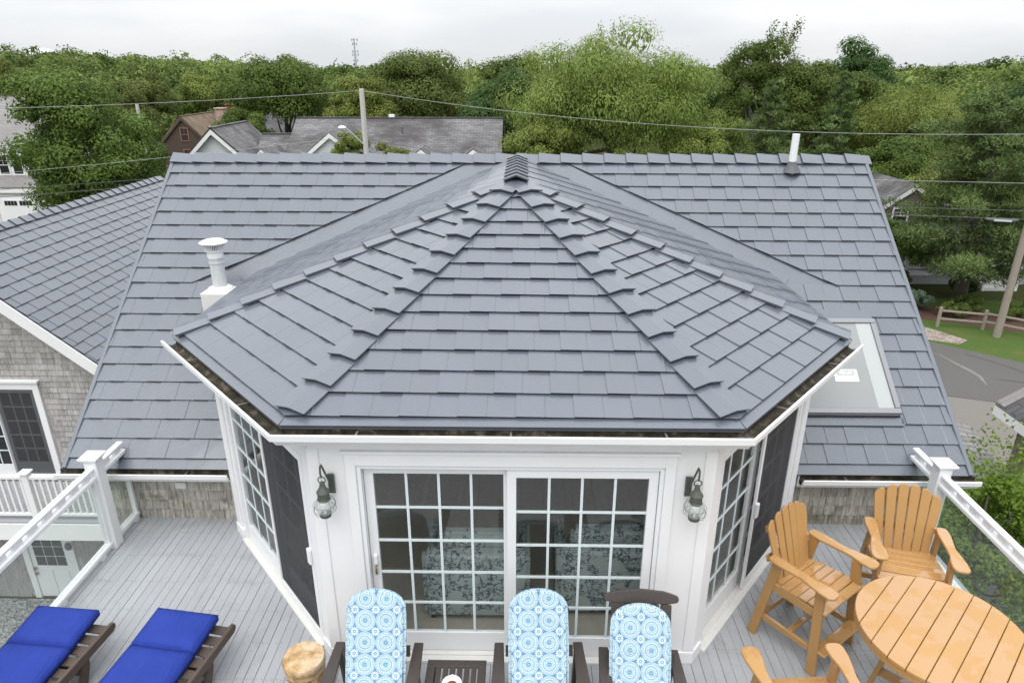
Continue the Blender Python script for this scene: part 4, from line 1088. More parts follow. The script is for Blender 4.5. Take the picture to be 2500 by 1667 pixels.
for a, b in zip(pp[:-1], pp[1:]):
    MB().box((a + .066, BY0 + .06, -2.28), (b - .066, BY0 + .15, -2.21)).build('top_rail', 'white', bal, bevel=.008)
    MB().box((a + .066, BY0 + .075, -3.12), (b - .066, BY0 + .135, -3.06)).build('bottom_rail', 'white', bal, bevel=.006)
    n = int((b - a - .13) / .125)
    for k in range(n):
        xx = a + .066 + (b - a - .132) * (k + .5) / n
        if bsh is None:
            o = MB().box((-.02, -.02, 0), (.02, .02, .777)).build('baluster', 'white', None, origin=(0, 0, 0)); bsh = o.data; bpy.data.objects.remove(o)
        link('baluster', bsh, (xx, BY0 + .105, -3.0585), bal)
for px in (-13.2, -7.2): MB().box((px, BY0 + .05, GZ - .3), (px + .14, BY0 + .19, -3.621)).build('support_post', 'white', bal)
# lower entrance door
ld = MB()
for a in ((-11.335, WYW - .05, GZ, -11.195, WYW + .02, -4.68), (-10.275, WYW - .05, GZ, -10.135, WYW + .02, -4.68), (-11.335, WYW - .055, -4.68, -10.135, WYW + .02, -4.54)): ld.box(a[:3], a[3:])
ld = ld.build('entry_door', 'white', wing)
MB().box((-11.190, WYW - .02, GZ + .03), (-10.280, WYW + .02, -4.685)).build('door_slab', 'vinyl', ld)
for c in range(3):
    for r_ in range(3): MB().box((-11.075 + c * .235, WYW - .028, -5.58 + r_ * .265), (-11.075 + c * .235 + .215, WYW - .0205, -5.58 + r_ * .265 + .245)).build('pane', 'far_glass', ld)
for c in range(2): MB().box((-11.075 + c * .38, WYW - .032, -6.40), (-11.075 + c * .38 + .30, WYW - .0205, -5.70)).build('panel', 'vinyl', ld, bevel=.01)
for z in (-5.66, -5.80): MB().lathe([(.0, -.03), (.03, -.03), (.035, 0), (.03, .03), (0, .03)], (-11.145, WYW - .06, z), 12).build('knob', 'brass', ld, smooth=True)
MB().lathe([(0, -.10), (.06, -.08), (.08, 0), (.05, .09), (0, .10)], (-10.205, WYW - .09, -5.0), 12, .5).build('bell', 'black_cable', ld, smooth=True)

# ------------------------------------------------------------------ roof pipes
t = thing('flue_vent', 'white round flue vent with mushroom cap on the grey roof', 'vent', (-3.93, 8.42, 2.2))
fx_, fy_, fz_ = -3.93, 8.46, 2.28
MB().box((fx_ - .17, fy_ - .24, fz_ - .30), (fx_ + .20, fy_ + .10, fz_ + .06)).build('base_box', 'old_white', t, bevel=.01)
MB().lathe([(.155, .061), (.15, .075), (.10, .10), (.09, .10)], (fx_, fy_, fz_), 24).build('collar', 'old_white', t, smooth=True)
M['galv'] = m_plain('chalky_metal_pipe', (0.56, 0.58, 0.59), 0.6, 0.18, 6, stretch=(6, 6, 1))
MB().lathe([(.088, .101), (.088, .40), (.094, .40), (.094, .415), (.088, .415), (.088, .47)], (fx_, fy_, fz_), 24).build('pipe', 'galv', t, smooth=True)
MB().lathe([(.097, .471), (.10, .55), (.115, .56), (.118, .58)], (fx_, fy_, fz_), 24).build('upper_pipe', 'pvc', t, smooth=True)
lv = MB().lathe([(.090, .581), (.090, .64)], (fx_, fy_, fz_), 24).build('louvre_ring', 'rubber', t, smooth=True)
mb = MB()
for k in range(36):
    a = 2 * math.pi * k / 36; mb.obox((fx_ + .112 * math.cos(a), fy_ + .112 * math.sin(a), fz_ + .612), (math.cos(a), math.sin(a), 0), (-math.sin(a), math.cos(a), 0), (0, 0, 1), (.012, .004, .028))
stuff(mb.build('louvre_fin', 'pvc', lv))
MB().lathe([(.125, .641), (.165, .66), (.172, .672), (.12, .70), (.0, .712)], (fx_, fy_, fz_), 32).build('cap', 'pvc', t, smooth=True)
t = thing('vent_pipe', 'plain white plastic vent pipe near the roof ridge', 'pipe', (3.89, 10.18, 3.58))
MB().tube([(3.89, 10.18, 3.55), (3.89, 10.18, 4.13)], .052, 20).build('pipe', 'pvc', t, smooth=True)
MB().lathe([(.13, -.02), (.12, .0), (.075, .07), (.062, .11), (.056, .13)], (3.89, 10.17, 3.62), 20).build('boot', 'rubber', t, smooth=True)

# ------------------------------------------------------------------ wall lanterns
def lantern(x, label):
    y = 4.70; z0 = 1.60
    t = thing('wall_lantern', label, 'lantern', (x, y, z0), 'lanterns beside the front door')
    xb = x + (.05 if x < 0 else -.05)
    MB().box((xb - .032, y - .036, 1.76), (xb + .032, y - .0165, 1.98)).build('backplate', 'lantern_metal', t, bevel=.006)
    cy = y - .15
    MB().tube([(xb, y - .03, 1.84), (xb - (xb - x) * .3, y - .06, 1.93), (x, y - .09, 2.08), (x, y - .12, 2.13), (x, cy - .01, 2.13), (x, cy - .02, 2.08), (x, cy - .01, 2.02)], .010, 8).build('hook_arm', 'lantern_metal', t, smooth=True)
    mb = MB(); mb.tube([(x + .035 * math.cos(a), cy, 1.985 + .035 * math.sin(a)) for a in np.linspace(0, 2 * math.pi, 15)], .006, 6, False); mb.build('ring', 'lantern_metal', t, smooth=True)
    cap = MB().lathe([(.0, 1.965), (.022, 1.96), (.026, 1.93), (.034, 1.90), (.060, 1.865), (.064, 1.855), (.056, 1.85), (.058, 1.785), (.064, 1.78), (.06, 1.77)], (x, cy, 0), 20).build('cap', 'lantern_metal', t, smooth=True)
    MB().lathe([(.055, 1.769), (.074, 1.735), (.084, 1.69), (.074, 1.645), (.052, 1.612)], (x, cy, 0), 20).build('glass_globe', 'globe', t, smooth='all', recalc=False)
    for z, r_ in ((1.72, .106), (1.665, .106)):
        MB().tube([(x + r_ * math.cos(a), cy + r_ * math.sin(a), z) for a in np.linspace(0, 2 * math.pi, 25)], .0022, 5, False).build('cage_ring', 'lantern_metal', t)
    for k in range(4):
        a = math.pi / 4 + k * math.pi / 2; c, s_ = math.cos(a), math.sin(a)
        MB().tube([(x + r_ * c, cy + r_ * s_, z) for r_, z in ((.06, 1.79), (.09, 1.765), (.109, 1.72), (.109, 1.665), (.09, 1.62), (.05, 1.60))], .0022, 5).build('cage_wire', 'lantern_metal', t)
    MB().lathe([(.0, 1.611), (.056, 1.611), (.054, 1.585), (.036, 1.575), (0, 1.572)], (x, cy, 0), 20).build('base', 'lantern_metal', t, smooth=True)
    MB().lathe([(.012, 1.612), (.014, 1.68), (.022, 1.70), (.018, 1.74), (0, 1.75)], (x, cy, 0), 12).build('bulb', 'ceramic', t, smooth=True)
    t.scale = (.84, .84, .84); t.location.z = z0 + .06
lantern(-1.575, 'onion lantern on the white wall beside the brass handled door leaf')
lantern(1.385, 'onion lantern on the white wall nearest the orange bar chairs')

# ------------------------------------------------------------------ orange bar set
def bar_chair(label):
    t = thing('bar_chair', label, 'bar chair', (0, 0, 0), 'orange bar chairs around the table')
    for s_ in (-1, 1):
        MB().beam((s_ * .315, -.285, .0), (s_ * .285, -.215, .905), .036, .085, (0, 1, 0)).build('leg', 'poly', t, bevel=.006)
        MB().beam((s_ * .315, .330, .0), (s_ * .285, .195, .905), .036, .085, (0, 1, 0)).build('leg', 'poly', t, bevel=.006)
        MB().beam((s_ * .281, -.225, .615), (s_ * .281, .215, .615), .034, .085).build('side_apron', 'poly', t, bevel=.005)
        MB().beam((s_ * .288, -.25, .235), (s_ * .288, .285, .235), .030, .062).build('stretcher', 'poly', t, bevel=.005)
        # paddle arm
        xs = [(-.375, .0), (-.372, .035), (-.36, .058), (-.33, .070), (-.25, .068), (-.15, .050), (-.05, .041), (.05, .048), (.15, .056), (.23, .050), (.265, .035)]
        L = [(s_ * .325 - s_ * .012 * (1 if y > -.1 else 0) + hw, y) for y, hw in xs]; Rr = [(s_ * .325 - s_ * .012 * (1 if y > -.1 else 0) - hw, y) for y, hw in xs[::-1]]
        pts = L + Rr[:-1] if xs[0][1] == 0 else L + Rr
        MB().prism([(x, y, .906) for x, y in pts], (0, 0, .027)).build('armrest', 'poly', t, bevel=.006)
        MB().beam((s_ * .245, .275, .895), (s_ * .33, .215, .895), .03, .05).build('arm_bracket', 'poly', t)
    MB().beam((-.265, -.232, .612), (.265, -.232, .612), .032, .09).build('front_apron', 'poly', t, bevel=.005)
    MB().beam((-.27, .28, .235), (.27, .28, .235), .030, .062).build('stretcher', 'poly', t, bevel=.005)
    MB().obox((0, -.315, .262), (1, 0, 0), (0, 1, 0), (0, 0, 1), (.315, .060, .013)).build('footrest', 'poly', t, bevel=.008)
    MB().beam((-.27, .0, .235), (.27, .0, .235), .05, .03).build('stretcher', 'poly', t, bevel=.005)
    ys = [-.262, -.172, -.082, .008, .098, .188]; zs = [.668, .684, .678, .668, .660, .660]
    for k in range(6):
        wf = .30 if k < 5 else .262
        a = R([-16, -3, 5, 6, 4, -4][k]); MB().obox((0, ys[k], zs[k]), (1, 0, 0), (0, math.cos(a), -math.sin(a)), (0, math.sin(a), math.cos(a)), (wf, .0425, .011)).build('seat_slat', 'poly', t, bevel=.006)
    e2 = nrm((0, .27, .93)); o = V3(0, .195, .575); en = np.cross((1, 0, 0), e2); n = 6
    for k in range(n):
        f0, f1 = -1 + 2 * k / n, -1 + 2 * (k + 1) / n
        b0_, b1_, t0, t1 = f0 * .235 + .004, f1 * .235 - .004, f0 * .300 + .005, f1 * .300 - .005
        H = lambda x: .745 - 1.35 * x * x
        tc_ = (t0 + t1) / 2; bow = -.045 * (1 - ((f0 + f1) / 2) ** 2)
        pl = [(b0_, 0), (b1_, 0), (t1, H(t1 * .96) - .04)]
        for a in (.8, .45, 0, -.45, -.8): pl.append((tc_ + (t1 - t0) / 2 * a, H(tc_ + (t1 - t0) / 2 * a) - .022 * a * a))
        pl.append((t0, H(t0 * .96) - .04))
        MB().prism([o + V3(x, 0, 0) + e2 * v - en * bow * 0.6 for x, v in pl], en * .022).build('back_slat', 'poly', t, bevel=.005)
    for v, hw in ((.30, .285), (.57, .25)):
        p = o + e2 * v - en * .035
        MB().obox(p, (1, 0, 0), e2, en, (hw, .03, .012)).build('back_brace', 'poly', t, bevel=.004)
    return t
cA = bar_chair('orange bar chair pulled out between the bay wall and the round table')
cB = dup(cA, 'orange bar chair standing in the corner by the glass railing post')
cC = dup(cA, 'orange bar chair at the bottom edge with only its arms and seat showing')
for o, x, y, a in ((cA, 2.66, 5.00, 37), (cB, 3.64, 5.28, -15), (cC, 2.08, 3.63, 184)):
    o.location = (x, y, 0); o.rotation_euler = (0, 0, R(a))

t = thing('bar_table', 'round orange bar table of wet planks', 'table', (3.24, 4.10, 0))
tc_ = V3(3.24, 4.10, 0); u_ = nrm((1, 1, 0)); v_ = nrm((-1, 1, 0)); RT = .605
circ = [(RT * math.cos(a), RT * math.sin(a)) for a in np.linspace(0, 2 * math.pi, 73)[:-1]]
npk = 9; pw = 2 * RT / npk
for k in range(npk):
    a, b = -RT + k * pw, -RT + (k + 1) * pw
    c = clip(circ, [(-2, a + .0025), (2, a + .0025), (2, b - .0025), (-2, b - .0025)])
    MB().prism([tc_ + u_ * p[0] + v_ * p[1] + V3(0, 0, .965) for p in c], (0, 0, .035)).build('plank', 'poly', t, bevel=.004)
mb = MB(); mb.lathe([(RT - .02, .915), (RT - .004, .918), (RT - .003, .963), (RT - .05, .963), (RT - .05, .915)], (3.24, 4.10, 0), 72); mb.build('rim', 'poly', t)
for k in range(4):
    a = R(45 + 90 * k); c, s_ = math.cos(a), math.sin(a)
    MB().beam((3.24 + .40 * c, 4.10 + .40 * s_, 0), (3.24 + .24 * c, 4.10 + .24 * s_, .914), .10, .04, (c, s_, 0)).build('leg', 'poly', t, bevel=.006)
for k in range(2):
    a = R(45 + 90 * k); c, s_ = math.cos(a), math.sin(a); z = .26 + .063 * k
    MB().beam((3.24 - .36 * c, 4.10 - .36 * s_, z), (3.24 + .36 * c, 4.10 + .36 * s_, z), .05, .06).build('cross_brace', 'poly', t)
    MB().beam((3.24 - .30 * c, 4.10 - .30 * s_, .83 + .063 * k), (3.24 + .30 * c, 4.10 + .30 * s_, .83 + .063 * k), .05, .06).build('cross_brace', 'poly', t)

# ------------------------------------------------------------------ dark armchairs and printed cushions
def dark_chair(x, y, kind, label, rot=0):
    t = thing('porch_chair', label, 'chair', (0, 0, 0))
    hw = .33 if kind == 'arch' else .29
    e2 = nrm((0, .34, .74)); en = np.cross((1, 0, 0), e2)
    o = V3(0, .10, .34)
    for s_ in (-1, 1):
        MB().beam((s_ * (hw - .03), -.42, 0), (s_ * (hw - .03), -.40, .60), .03, .09, (0, 1, 0)).build('leg', 'dark_wood', t, bevel=.004)
        MB().beam((s_ * (hw - .03), .40, 0), (s_ * (hw - .03), .30, .60), .03, .08, (0, 1, 0)).build('leg', 'dark_wood', t, bevel=.004)
        MB().beam((s_ * (hw - .065), -.46, .37), (s_ * (hw - .065), .30, .22), .03, .10).build('seat_rail', 'dark_wood', t, bevel=.004)
        q = [(s_ * (hw - .045), .40), (s_ * (hw + .03), .40), (s_ * (hw + .055), -.10), (s_ * (hw + .075), -.42), (s_ * (hw + .04), -.50), (s_ * (hw - .045), -.50), (s_ * (hw - .055), -.10)]
        MB().prism([(a, b, .60) for a, b in q], (0, 0, .025)).build('armrest', 'dark_wood', t, bevel=.005)
    for k in range(6):
        f = k / 5; MB().obox((0, -.45 + .56 * f, .43 - .105 * f), (1, 0, 0), nrm((0, 1, -.19)), nrm((0, .19, 1)), (hw - .045, .047, .010)).build('seat_slat', 'dark_wood', t, bevel=.003)
    n = 5
    for k in range(n):
        f0 = -1 + 2 * k / n; f1 = -1 + 2 * (k + 1) / n; w0, w1 = .23, .245
        H = (lambda xx: .80 - 1.6 * xx * xx) if kind == 'arch' else (lambda xx: .78)
        pl = [(f0 * w0 + .006, 0), (f1 * w0 - .006, 0), (f1 * w1 - .006, H(f1 * w1)), ((f0 + f1) / 2 * w1, H((f0 + f1) / 2 * w1) + .004), (f0 * w1 + .006, H(f0 * w1))]
        MB().prism([o + V3(a, 0, 0) + e2 * b for a, b in pl], -en * .02).build('back_slat', 'dark_wood', t, bevel=.003)
    MB().obox(o + e2 * .36 - en * .035, (1, 0, 0), e2, en, (.27, .04, .014)).build('back_brace', 'dark_wood', t)
    if kind == 'crest':
        pl = [(-.285, .80), (-.20, .785), (0, .79), (.20, .785), (.285, .80), (.298, .825), (.29, .85), (.25, .865), (.18, .885), (.0, .90), (-.18, .885), (-.25, .865), (-.29, .85), (-.298, .825)]
        MB().prism([o + V3(a, 0, 0) + e2 * b + en * .004 for a, b in pl], -en * .03).build('crest_rail', 'dark_wood', t, bevel=.006)
    t.location = (x, y, 0); t.rotation_euler = (0, 0, R(rot)); return t
def cushion(x, y, label, top=.86, w_=.235, rot=0):
    e2 = nrm((0, .34, .74)); en = np.cross((1, 0, 0), e2); o = V3(0, .075, .40)
    rr = .20; pts = [(-w_, 0.0), (w_, 0.0), (w_ + .004, top * .5), (w_, top - .22)]
    for a in np.linspace(0, math.pi, 15)[1:-1]: pts.append((w_ * math.cos(a), top - .20 + (.185 if True else 0) * math.sin(a) ** .8))
    pts += [(-w_, top - .22), (-w_ - .004, top * .5)]
    mb = MB()
    mb.prism([o + V3(a, 0, 0) + e2 * b + en * .005 for a, b in pts], en * .065)
    mb.prism([(-w_, -.42, .445), (w_, -.42, .445), (w_, .06, .37), (-w_, .06, .37)], (0, .015, .075))
    b = mb.build('chair_cushion', 'mandala', None, smooth=True, bevel=.024, seg=3, origin=(0, .2, .75))
    tag(b, label, 'cushion', 'blue medallion cushions')
    b.location = (x + math.sin(-R(rot)) * .2, y + .2 * math.cos(R(rot)), .75); b.rotation_euler = (0, 0, R(rot)); return b
dark_chair(-1.155, 3.88, 'arch', 'dark brown armchair beside the pale wooden stool')
cushion(-1.135, 3.88, 'blue medallion print cushion on the armchair beside the wooden stool')
dark_chair(.160, 3.90, 'arch', 'dark brown armchair in the middle, right of the slatted side table', 1.5)
cushion(.150, 3.90, 'blue medallion print cushion on the middle armchair next to the side table', rot=1.5)
dark_chair(.945, 3.85, 'crest', 'dark brown armchair with a wide curved crest rail', -2)
cushion(.925, 3.835, 'blue medallion print cushion below the wide curved crest rail', top=.80, rot=-2)

t = thing('side_table', 'small dark slatted side table between two armchairs', 'table', (-.515, 3.97, 0))
MB().beam((-.755, 4.19, .487), (-.275, 4.19, .487), .07, .022).build('rail', 'dark_wood', t, bevel=.003)
MB().beam((-.755, 3.75, .487), (-.275, 3.75, .487), .07, .022).build('rail', 'dark_wood', t, bevel=.003)
for s_ in (-1, 1): MB().beam((-.515 + s_ * .207, 3.786, .487), (-.515 + s_ * .207, 4.154, .487), .066, .022).build('rail', 'dark_wood', t, bevel=.003)
for k in range(6):
    xx = -.515 - .1425 + .057 * k; MB().beam((xx, 3.786, .486), (xx, 4.154, .486), .042, .018).build('slat', 'dark_wood', t, bevel=.002)
for sx_ in (-1, 1):
    for yy in (3.76, 4.18): MB().beam((-.515 + sx_ * .20, yy, 0), (-.515 + sx_ * .20, yy, .475), .05, .05, (0, 1, 0)).build('leg', 'dark_wood', t)
    MB().beam((-.515 + sx_ * .20, 3.786, .44), (-.515 + sx_ * .20, 4.154, .44), .02, .06).build('apron', 'dark_wood', t)
t = thing('ashtray', 'white ceramic ashtray on the slatted side table', 'ashtray', (-.535, 3.965, .498))
MB().lathe([(.055, .0), (.058, .004), (.078, .028), (.078, .034), (.058, .034), (.050, .018), (.046, .012), (0, .011)], (-.535, 3.965, .499), 28).build('dish', 'ceramic', t, smooth=True)
MB().lathe([(.044, .0125), (.040, .017), (.02, .021), (0, .019)], (-.535, 3.965, .499), 14).build('ash', 'ash', t, smooth=True)
M['ash_grey'] = m_plain('grey_band', (0.30, 0.31, 0.32), 0.4, 0.05)
for k in range(3):
    a = R(90 + 120 * k); MB().obox((-.535 + .068 * math.cos(a), 3.965 + .068 * math.sin(a), .5345), (math.cos(a), math.sin(a), 0), (-math.sin(a), math.cos(a), 0), (0, 0, 1), (.011, .009, .002)).build('rest', 'ceramic', t)

t = thing('wooden_stool', 'pale round carved wooden stool on the grey deck', 'stool', (-1.82, 4.32, 0))
MB().lathe([(.0, .335), (.165, .335), (.174, .345), (.176, .395), (.168, .412), (.10, .418), (0, .419)], (-1.82, 4.32, 0), 28).build('seat', 'stump', t, smooth=True)
MB().lathe([(.152, .285), (.162, .288), (.162, .325), (.150, .334)], (-1.82, 4.32, 0), 28).build('band', 'stump', t, smooth=True)
for k in range(6):
    a = R(20 + 60 * k); MB().tube([(-1.82 + .13 * math.cos(a), 4.32 + .13 * math.sin(a), z) for z in (.0, .10, .2, .284)], [.034, .028, .028, .036], 8).build('leg', 'stump', t, smooth=True)
MB().lathe([(.0, .055), (.16, .055), (.165, .075), (.16, .098), (0, .098)], (-1.82, 4.32, 0), 28).build('lower_ring', 'stump', t, smooth=True)

# ------------------------------------------------------------------ sun loungers
def lounger(label):
    t = thing('sun_lounger', label, 'lounger', (0, 0, 0), 'wooden loungers under the blue cushions')
    for s_ in (-1, 1):
        q = [(-1.0, .265), (.93, .265), (.965, .285), (.975, .315), (.96, .345), (.93, .352), (-1.0, .352)]
        MB().prism([(s_ * .33 - .0175, a, b) for a, b in q], (.035, 0, 0)).build('side_rail', 'aged_wood', t, bevel=.005)
        for yy, dy in ((.62, .10), (-.80, -.06)):
            MB().prism([(s_ * .292 - .0165, yy - .045, .34), (s_ * .292 - .0165, yy + .045, .34), (s_ * .292 - .0165, yy + .05 - dy * .2, .17), (s_ * .292 - .0165, yy + .05 - dy, .0), (s_ * .292 - .0165, yy - .045 - dy, .0), (s_ * .292 - .0165, yy - .04 - dy * .2, .17)], (.033, 0, 0)).build('leg', 'aged_wood', t, bevel=.004)
    for k in range(16):
        yy = -.95 + k * .122; MB().box((-.311, yy - .045, .318), (.311, yy + .045, .336)).build('slat', 'aged_wood', t, bevel=.003)
    MB().box((-.31, .56, .12), (.31, .60, .17)).build('stretcher', 'aged_wood', t)
    return t
def lcushion(label):
    mb = MB(); y = .90; hw = .295; prof = []
    # soft slab in fold sections, head section lifted a little
    secs = [(.52, .90, .018, .055), (-.02, .515, .0, .012), (-.56, -.025, .0, .0), (-1.0, -.565, .0, .0)]
    for (y0, y1, l0, l1) in secs:
        nx_, ny_ = 9, 9; top = []; P = []
        for j in range(ny_ + 1):
            fy = j / ny_; yy = y0 + (y1 - y0) * fy
            for i in range(nx_ + 1):
                fx2 = -1 + 2 * i / nx_
                e = (1 - abs(fx2) ** 5) * (1 - abs(2 * fy - 1) ** 5)
                wob = .004 * math.sin(11 * fx2 + 5 * fy) * e
                P.append((fx2 * hw, yy, .350 + l0 + (l1 - l0) * fy + .050 + .034 * e ** .6 + wob))
        nb_ = len(P)
        for j in range(ny_ + 1):
            fy = j / ny_; yy = y0 + (y1 - y0) * fy
            for i in range(nx_ + 1):
                fx2 = -1 + 2 * i / nx_; P.append((fx2 * hw * .985, yy, .340 + l0 + (l1 - l0) * fy))
        F = []; id_ = lambda i, j: j * (nx_ + 1) + i
        for j in range(ny_):
            for i in range(nx_):
                F.append((id_(i, j), id_(i + 1, j), id_(i + 1, j + 1), id_(i, j + 1))); F.append(tuple(nb_ + q for q in (id_(i, j), id_(i, j + 1), id_(i + 1, j + 1), id_(i + 1, j))))
        for i in range(nx_):
            for j in (0, ny_): F.append((id_(i, j), id_(i + 1, j), nb_ + id_(i + 1, j), nb_ + id_(i, j)))
        for j in range(ny_):
            for i in (0, nx_): F.append((id_(i, j), id_(i, j + 1), nb_ + id_(i, j + 1), nb_ + id_(i, j)))
        mb.add(P, F)
    for (y0, y1, l0, l1) in secs[:-1]: mb.box((-hw * .98, y0 - .006, .345), (hw * .98, y0 + .002, .40 + l0))
    b = mb.build('lounger_cushion', 'blue_canvas', None, smooth='all', origin=(0, 0, 0))
    return tag(b, label, 'cushion', 'cobalt blue lounger cushions')
L1 = lounger('dark wooden sun lounger beside the glass railing'); L2 = dup(L1, 'dark wooden sun lounger nearer the wooden stool')
K1 = lcushion('cobalt blue cushion on the lounger beside the glass railing'); K2 = dup(K1, 'cobalt blue cushion on the lounger nearer the wooden stool')
for o, x, y, a, dx in ((L1, -4.14, 3.83, -7, 0), (L2, -3.08, 3.85, -9.5, 0), (K1, -4.14, 3.90, -4.5, -.035), (K2, -3.08, 3.88, -8, -.045)):
    o.location = (x + dx, y, 0); o.rotation_euler = (0, 0, R(a))

# small fallen things on the deck
tag(MB().beam((-2.82, 4.30, .006), (-2.78, 4.42, .006), .010, .008).build('twig', 'aged_wood'), 'short brown twig lying between the two loungers', 'twig')

# ------------------------------------------------------------------ houses around
def gable_house(name, label, x0, x1, y0, y1, ze, zr, axis, wall, roof, over=.3, th=.14, base=GZ - .4, trimm='white'):
    t = thing(name, label, 'house', ((x0 + x1) / 2, (y0 + y1) / 2, GZ))
    xm, ym = (x0 + x1) / 2, (y0 + y1) / 2
    if axis == 'y':
        poly = [(x0, y0, base), (x1, y0, base), (x1, y0, ze), (xm, y0, zr), (x0, y0, ze)]
        MB().prism(poly, (0, y1 - y0, 0)).build('wall', wall, t)
        sl = (zr - ze) / (x1 - xm); hx = x1 - xm + over
        for s_ in (-1, 1):
            q = [(xm, y0 - over, zr + .02), (xm + s_ * hx, y0 - over, zr + .02 - hx * sl), (xm + s_ * hx, y1 + over, zr + .02 - hx * sl), (xm, y1 + over, zr + .02)]
            MB().prism(q, nrm((s_ * sl, 0, 1)) * th).build('roof', roof, t)
            p = V3(xm, y0 - over - .04, zr); r_ = V3(xm + s_ * hx, y0 - over - .04, zr - hx * sl)
            if trimm: MB().prism([p + V3(0, 0, .05), r_ + V3(0, 0, .05), r_ - V3(0, 0, .22), p - V3(0, 0, .24)], (0, .035, 0)).build('rake_board', trimm, t)
        MB().beam((xm, y0 - over, zr + .17), (xm, y1 + over, zr + .17), .30, .05).build('ridge', roof, t)
    else:
        poly = [(x0, y0, base), (x0, y1, base), (x0, y1, ze), (x0, ym, zr), (x0, y0, ze)]
        MB().prism(poly, (x1 - x0, 0, 0)).build('wall', wall, t)
        sl = (zr - ze) / (y1 - ym); hy = y1 - ym + over
        for s_ in (-1, 1):
            q = [(x0 - over, ym, zr + .02), (x1 + over, ym, zr + .02), (x1 + over, ym + s_ * hy, zr + .02 - hy * sl), (x0 - over, ym + s_ * hy, zr + .02 - hy * sl)]
            MB().prism(q, nrm((0, s_ * sl, 1)) * th).build('roof', roof, t)
        MB().beam((x0 - over, ym, zr + .17), (x1 + over, ym, zr + .17), .30, .05).build('ridge', roof, t)
        if trimm: MB().box((x0 - over, y0 - over - .05, zr - hy * sl - .10), (x1 + over, y0 - over - .0, zr - hy * sl + .12)).build('fascia', trimm, t)
    return t
def window(par, xc, y, zc, w_, h_, mat='white', cols=2, rows=2, fw=.09):
    mb = MB(); mb.box((xc - w_ / 2 - fw, y - .05, zc - h_ / 2 - fw), (xc - w_ / 2, y + .02, zc + h_ / 2 + fw)); mb.box((xc + w_ / 2, y - .05, zc - h_ / 2 - fw), (xc + w_ / 2 + fw, y + .02, zc + h_ / 2 + fw))
    mb.box((xc - w_ / 2, y - .05, zc + h_ / 2), (xc + w_ / 2, y + .02, zc + h_ / 2 + fw)); mb.box((xc - w_ / 2, y - .06, zc - h_ / 2 - fw), (xc + w_ / 2, y + .02, zc - h_ / 2))
    f = mb.build('window', mat, par)
    MB().box((xc - w_ / 2, y - .012, zc - h_ / 2), (xc + w_ / 2, y - .002, zc + h_ / 2)).build('pane', 'far_glass', f)
    mb = MB(); mb.box((xc - w_ / 2, y - .035, zc - .025), (xc + w_ / 2, y - .013, zc + .025))
    for c in range(1, cols): mb.box((xc - w_ / 2 + w_ * c / cols - .012, y - .028, zc + .026), (xc - w_ / 2 + w_ * c / cols + .012, y - .014, zc + h_ / 2))
    if rows > 1: mb.box((xc - w_ / 2, y - .0275, zc + h_ / 4 - .012), (xc + w_ / 2, y - .0135, zc + h_ / 4 + .012))
    mb.build('glazing_bar', mat, f); return f

# white house far left
hA = gable_house('clapboard_house', 'white clapboard house with garage doors behind the leafy maple', -47.5, -34.95, 50, 59, -.45, 2.9, 'x', 'clap_white', 'far_roof_pale')
for xc in (-38.55, -37.55, -36.55): window(hA, xc, 50, -1.50, .66, 1.25)
MB().prism([(-47.5, 49.1, -3.05), (-34.9, 49.1, -3.05), (-34.9, 49.97, -2.35), (-47.5, 49.97, -2.35)], (0, 0, .12)).build('pent_roof', 'far_roof_pale', hA)
MB().box((-47.5, 49.1, -3.35), (-34.95, 49.16, -3.06)).build('fascia', 'white', hA)
MB().box((-47.5, 49.3, GZ - .3), (-34.95, 49.98, -3.36)).build('garage_front', 'clap_white', hA)
for x0 in (-40.75, -37.75):
    d = MB().box((x0 - .15, 49.20, GZ), (x0 + 2.45, 49.295, -3.72)).build('garage_door', 'white', hA)
    MB().box((x0, 49.16, GZ + .05), (x0 + 2.3, 49.199, -3.84)).build('door_panel', 'vinyl', d)
    for k in range(8):
        xx = x0 + .14 + (k % 4) * .235 + (1.10 if k > 3 else 0); MB().box((xx, 49.14, -4.25), (xx + .20, 49.159, -3.93)).build('pane', 'far_glass', d)
MB().box((-35.15, 49.25, -4.3), (-34.98, 49.29, -3.98)).build('wall_lamp', 'black_cable', hA)
hA2 = gable_house('clapboard_annex', 'low white clapboard annex with grey roof behind the maple', -34.9, -31.5, 51.0, 58, -3.0, -1.2, 'y', 'clap_white', 'far_roof_pale', over=.25)

# brown house with stone chimney
hB = gable_house('brown_house', 'dark brown boarded house with red window frames and stone chimney', -38.95, -33.2, 75, 84.5, -2.75, .15, 'y', 'brown_board', 'brown_roof', over=.15, trimm='brown_board')
window(hB, -36.0, 75, -1.55, .72, 1.22, 'red_trim', 2, 1); window(hB, -35.95, 75, -3.75, .72, 1.22, 'red_trim', 2, 1)
def chimney(par, x, y, z0, z1, w_, mat):
    MB().box((x - w_ / 2, y - w_ / 2, z0), (x + w_ / 2, y + w_ / 2, z1)).build('chimney', mat, par, bevel=.04)
    return MB().box((x - w_ / 2 - .08, y - w_ / 2 - .08, z1 + .001), (x + w_ / 2 + .08, y + w_ / 2 + .08, z1 + .18)).build('chimney_cap', mat, par, bevel=.03)
chimney(hB, -33.95, 80.2, -3, .72, .95, 'brick')
MB().tube([(-34.6, 78.2, -2.0), (-34.6, 78.2, -.85)], .06, 8).build('vent_pipe', 'white', hB)
hB2 = gable_house('slate_house', 'house with dark grey roof and square red brick chimney among the trees', -38.0, -27.5, 90, 98, -3.3, -.1, 'x', 'clap_white', 'dark_roof')
chimney(hB2, -37.6, 92.0, -4, .55, .95, 'red_brick')
for k in range(3): MB().tube([(-37.85 + .25 * k, 92.0, .73), (-37.85 + .25 * k, 92.0, .95)], .07, 8).build('flue_pot', 'brick', hB2)

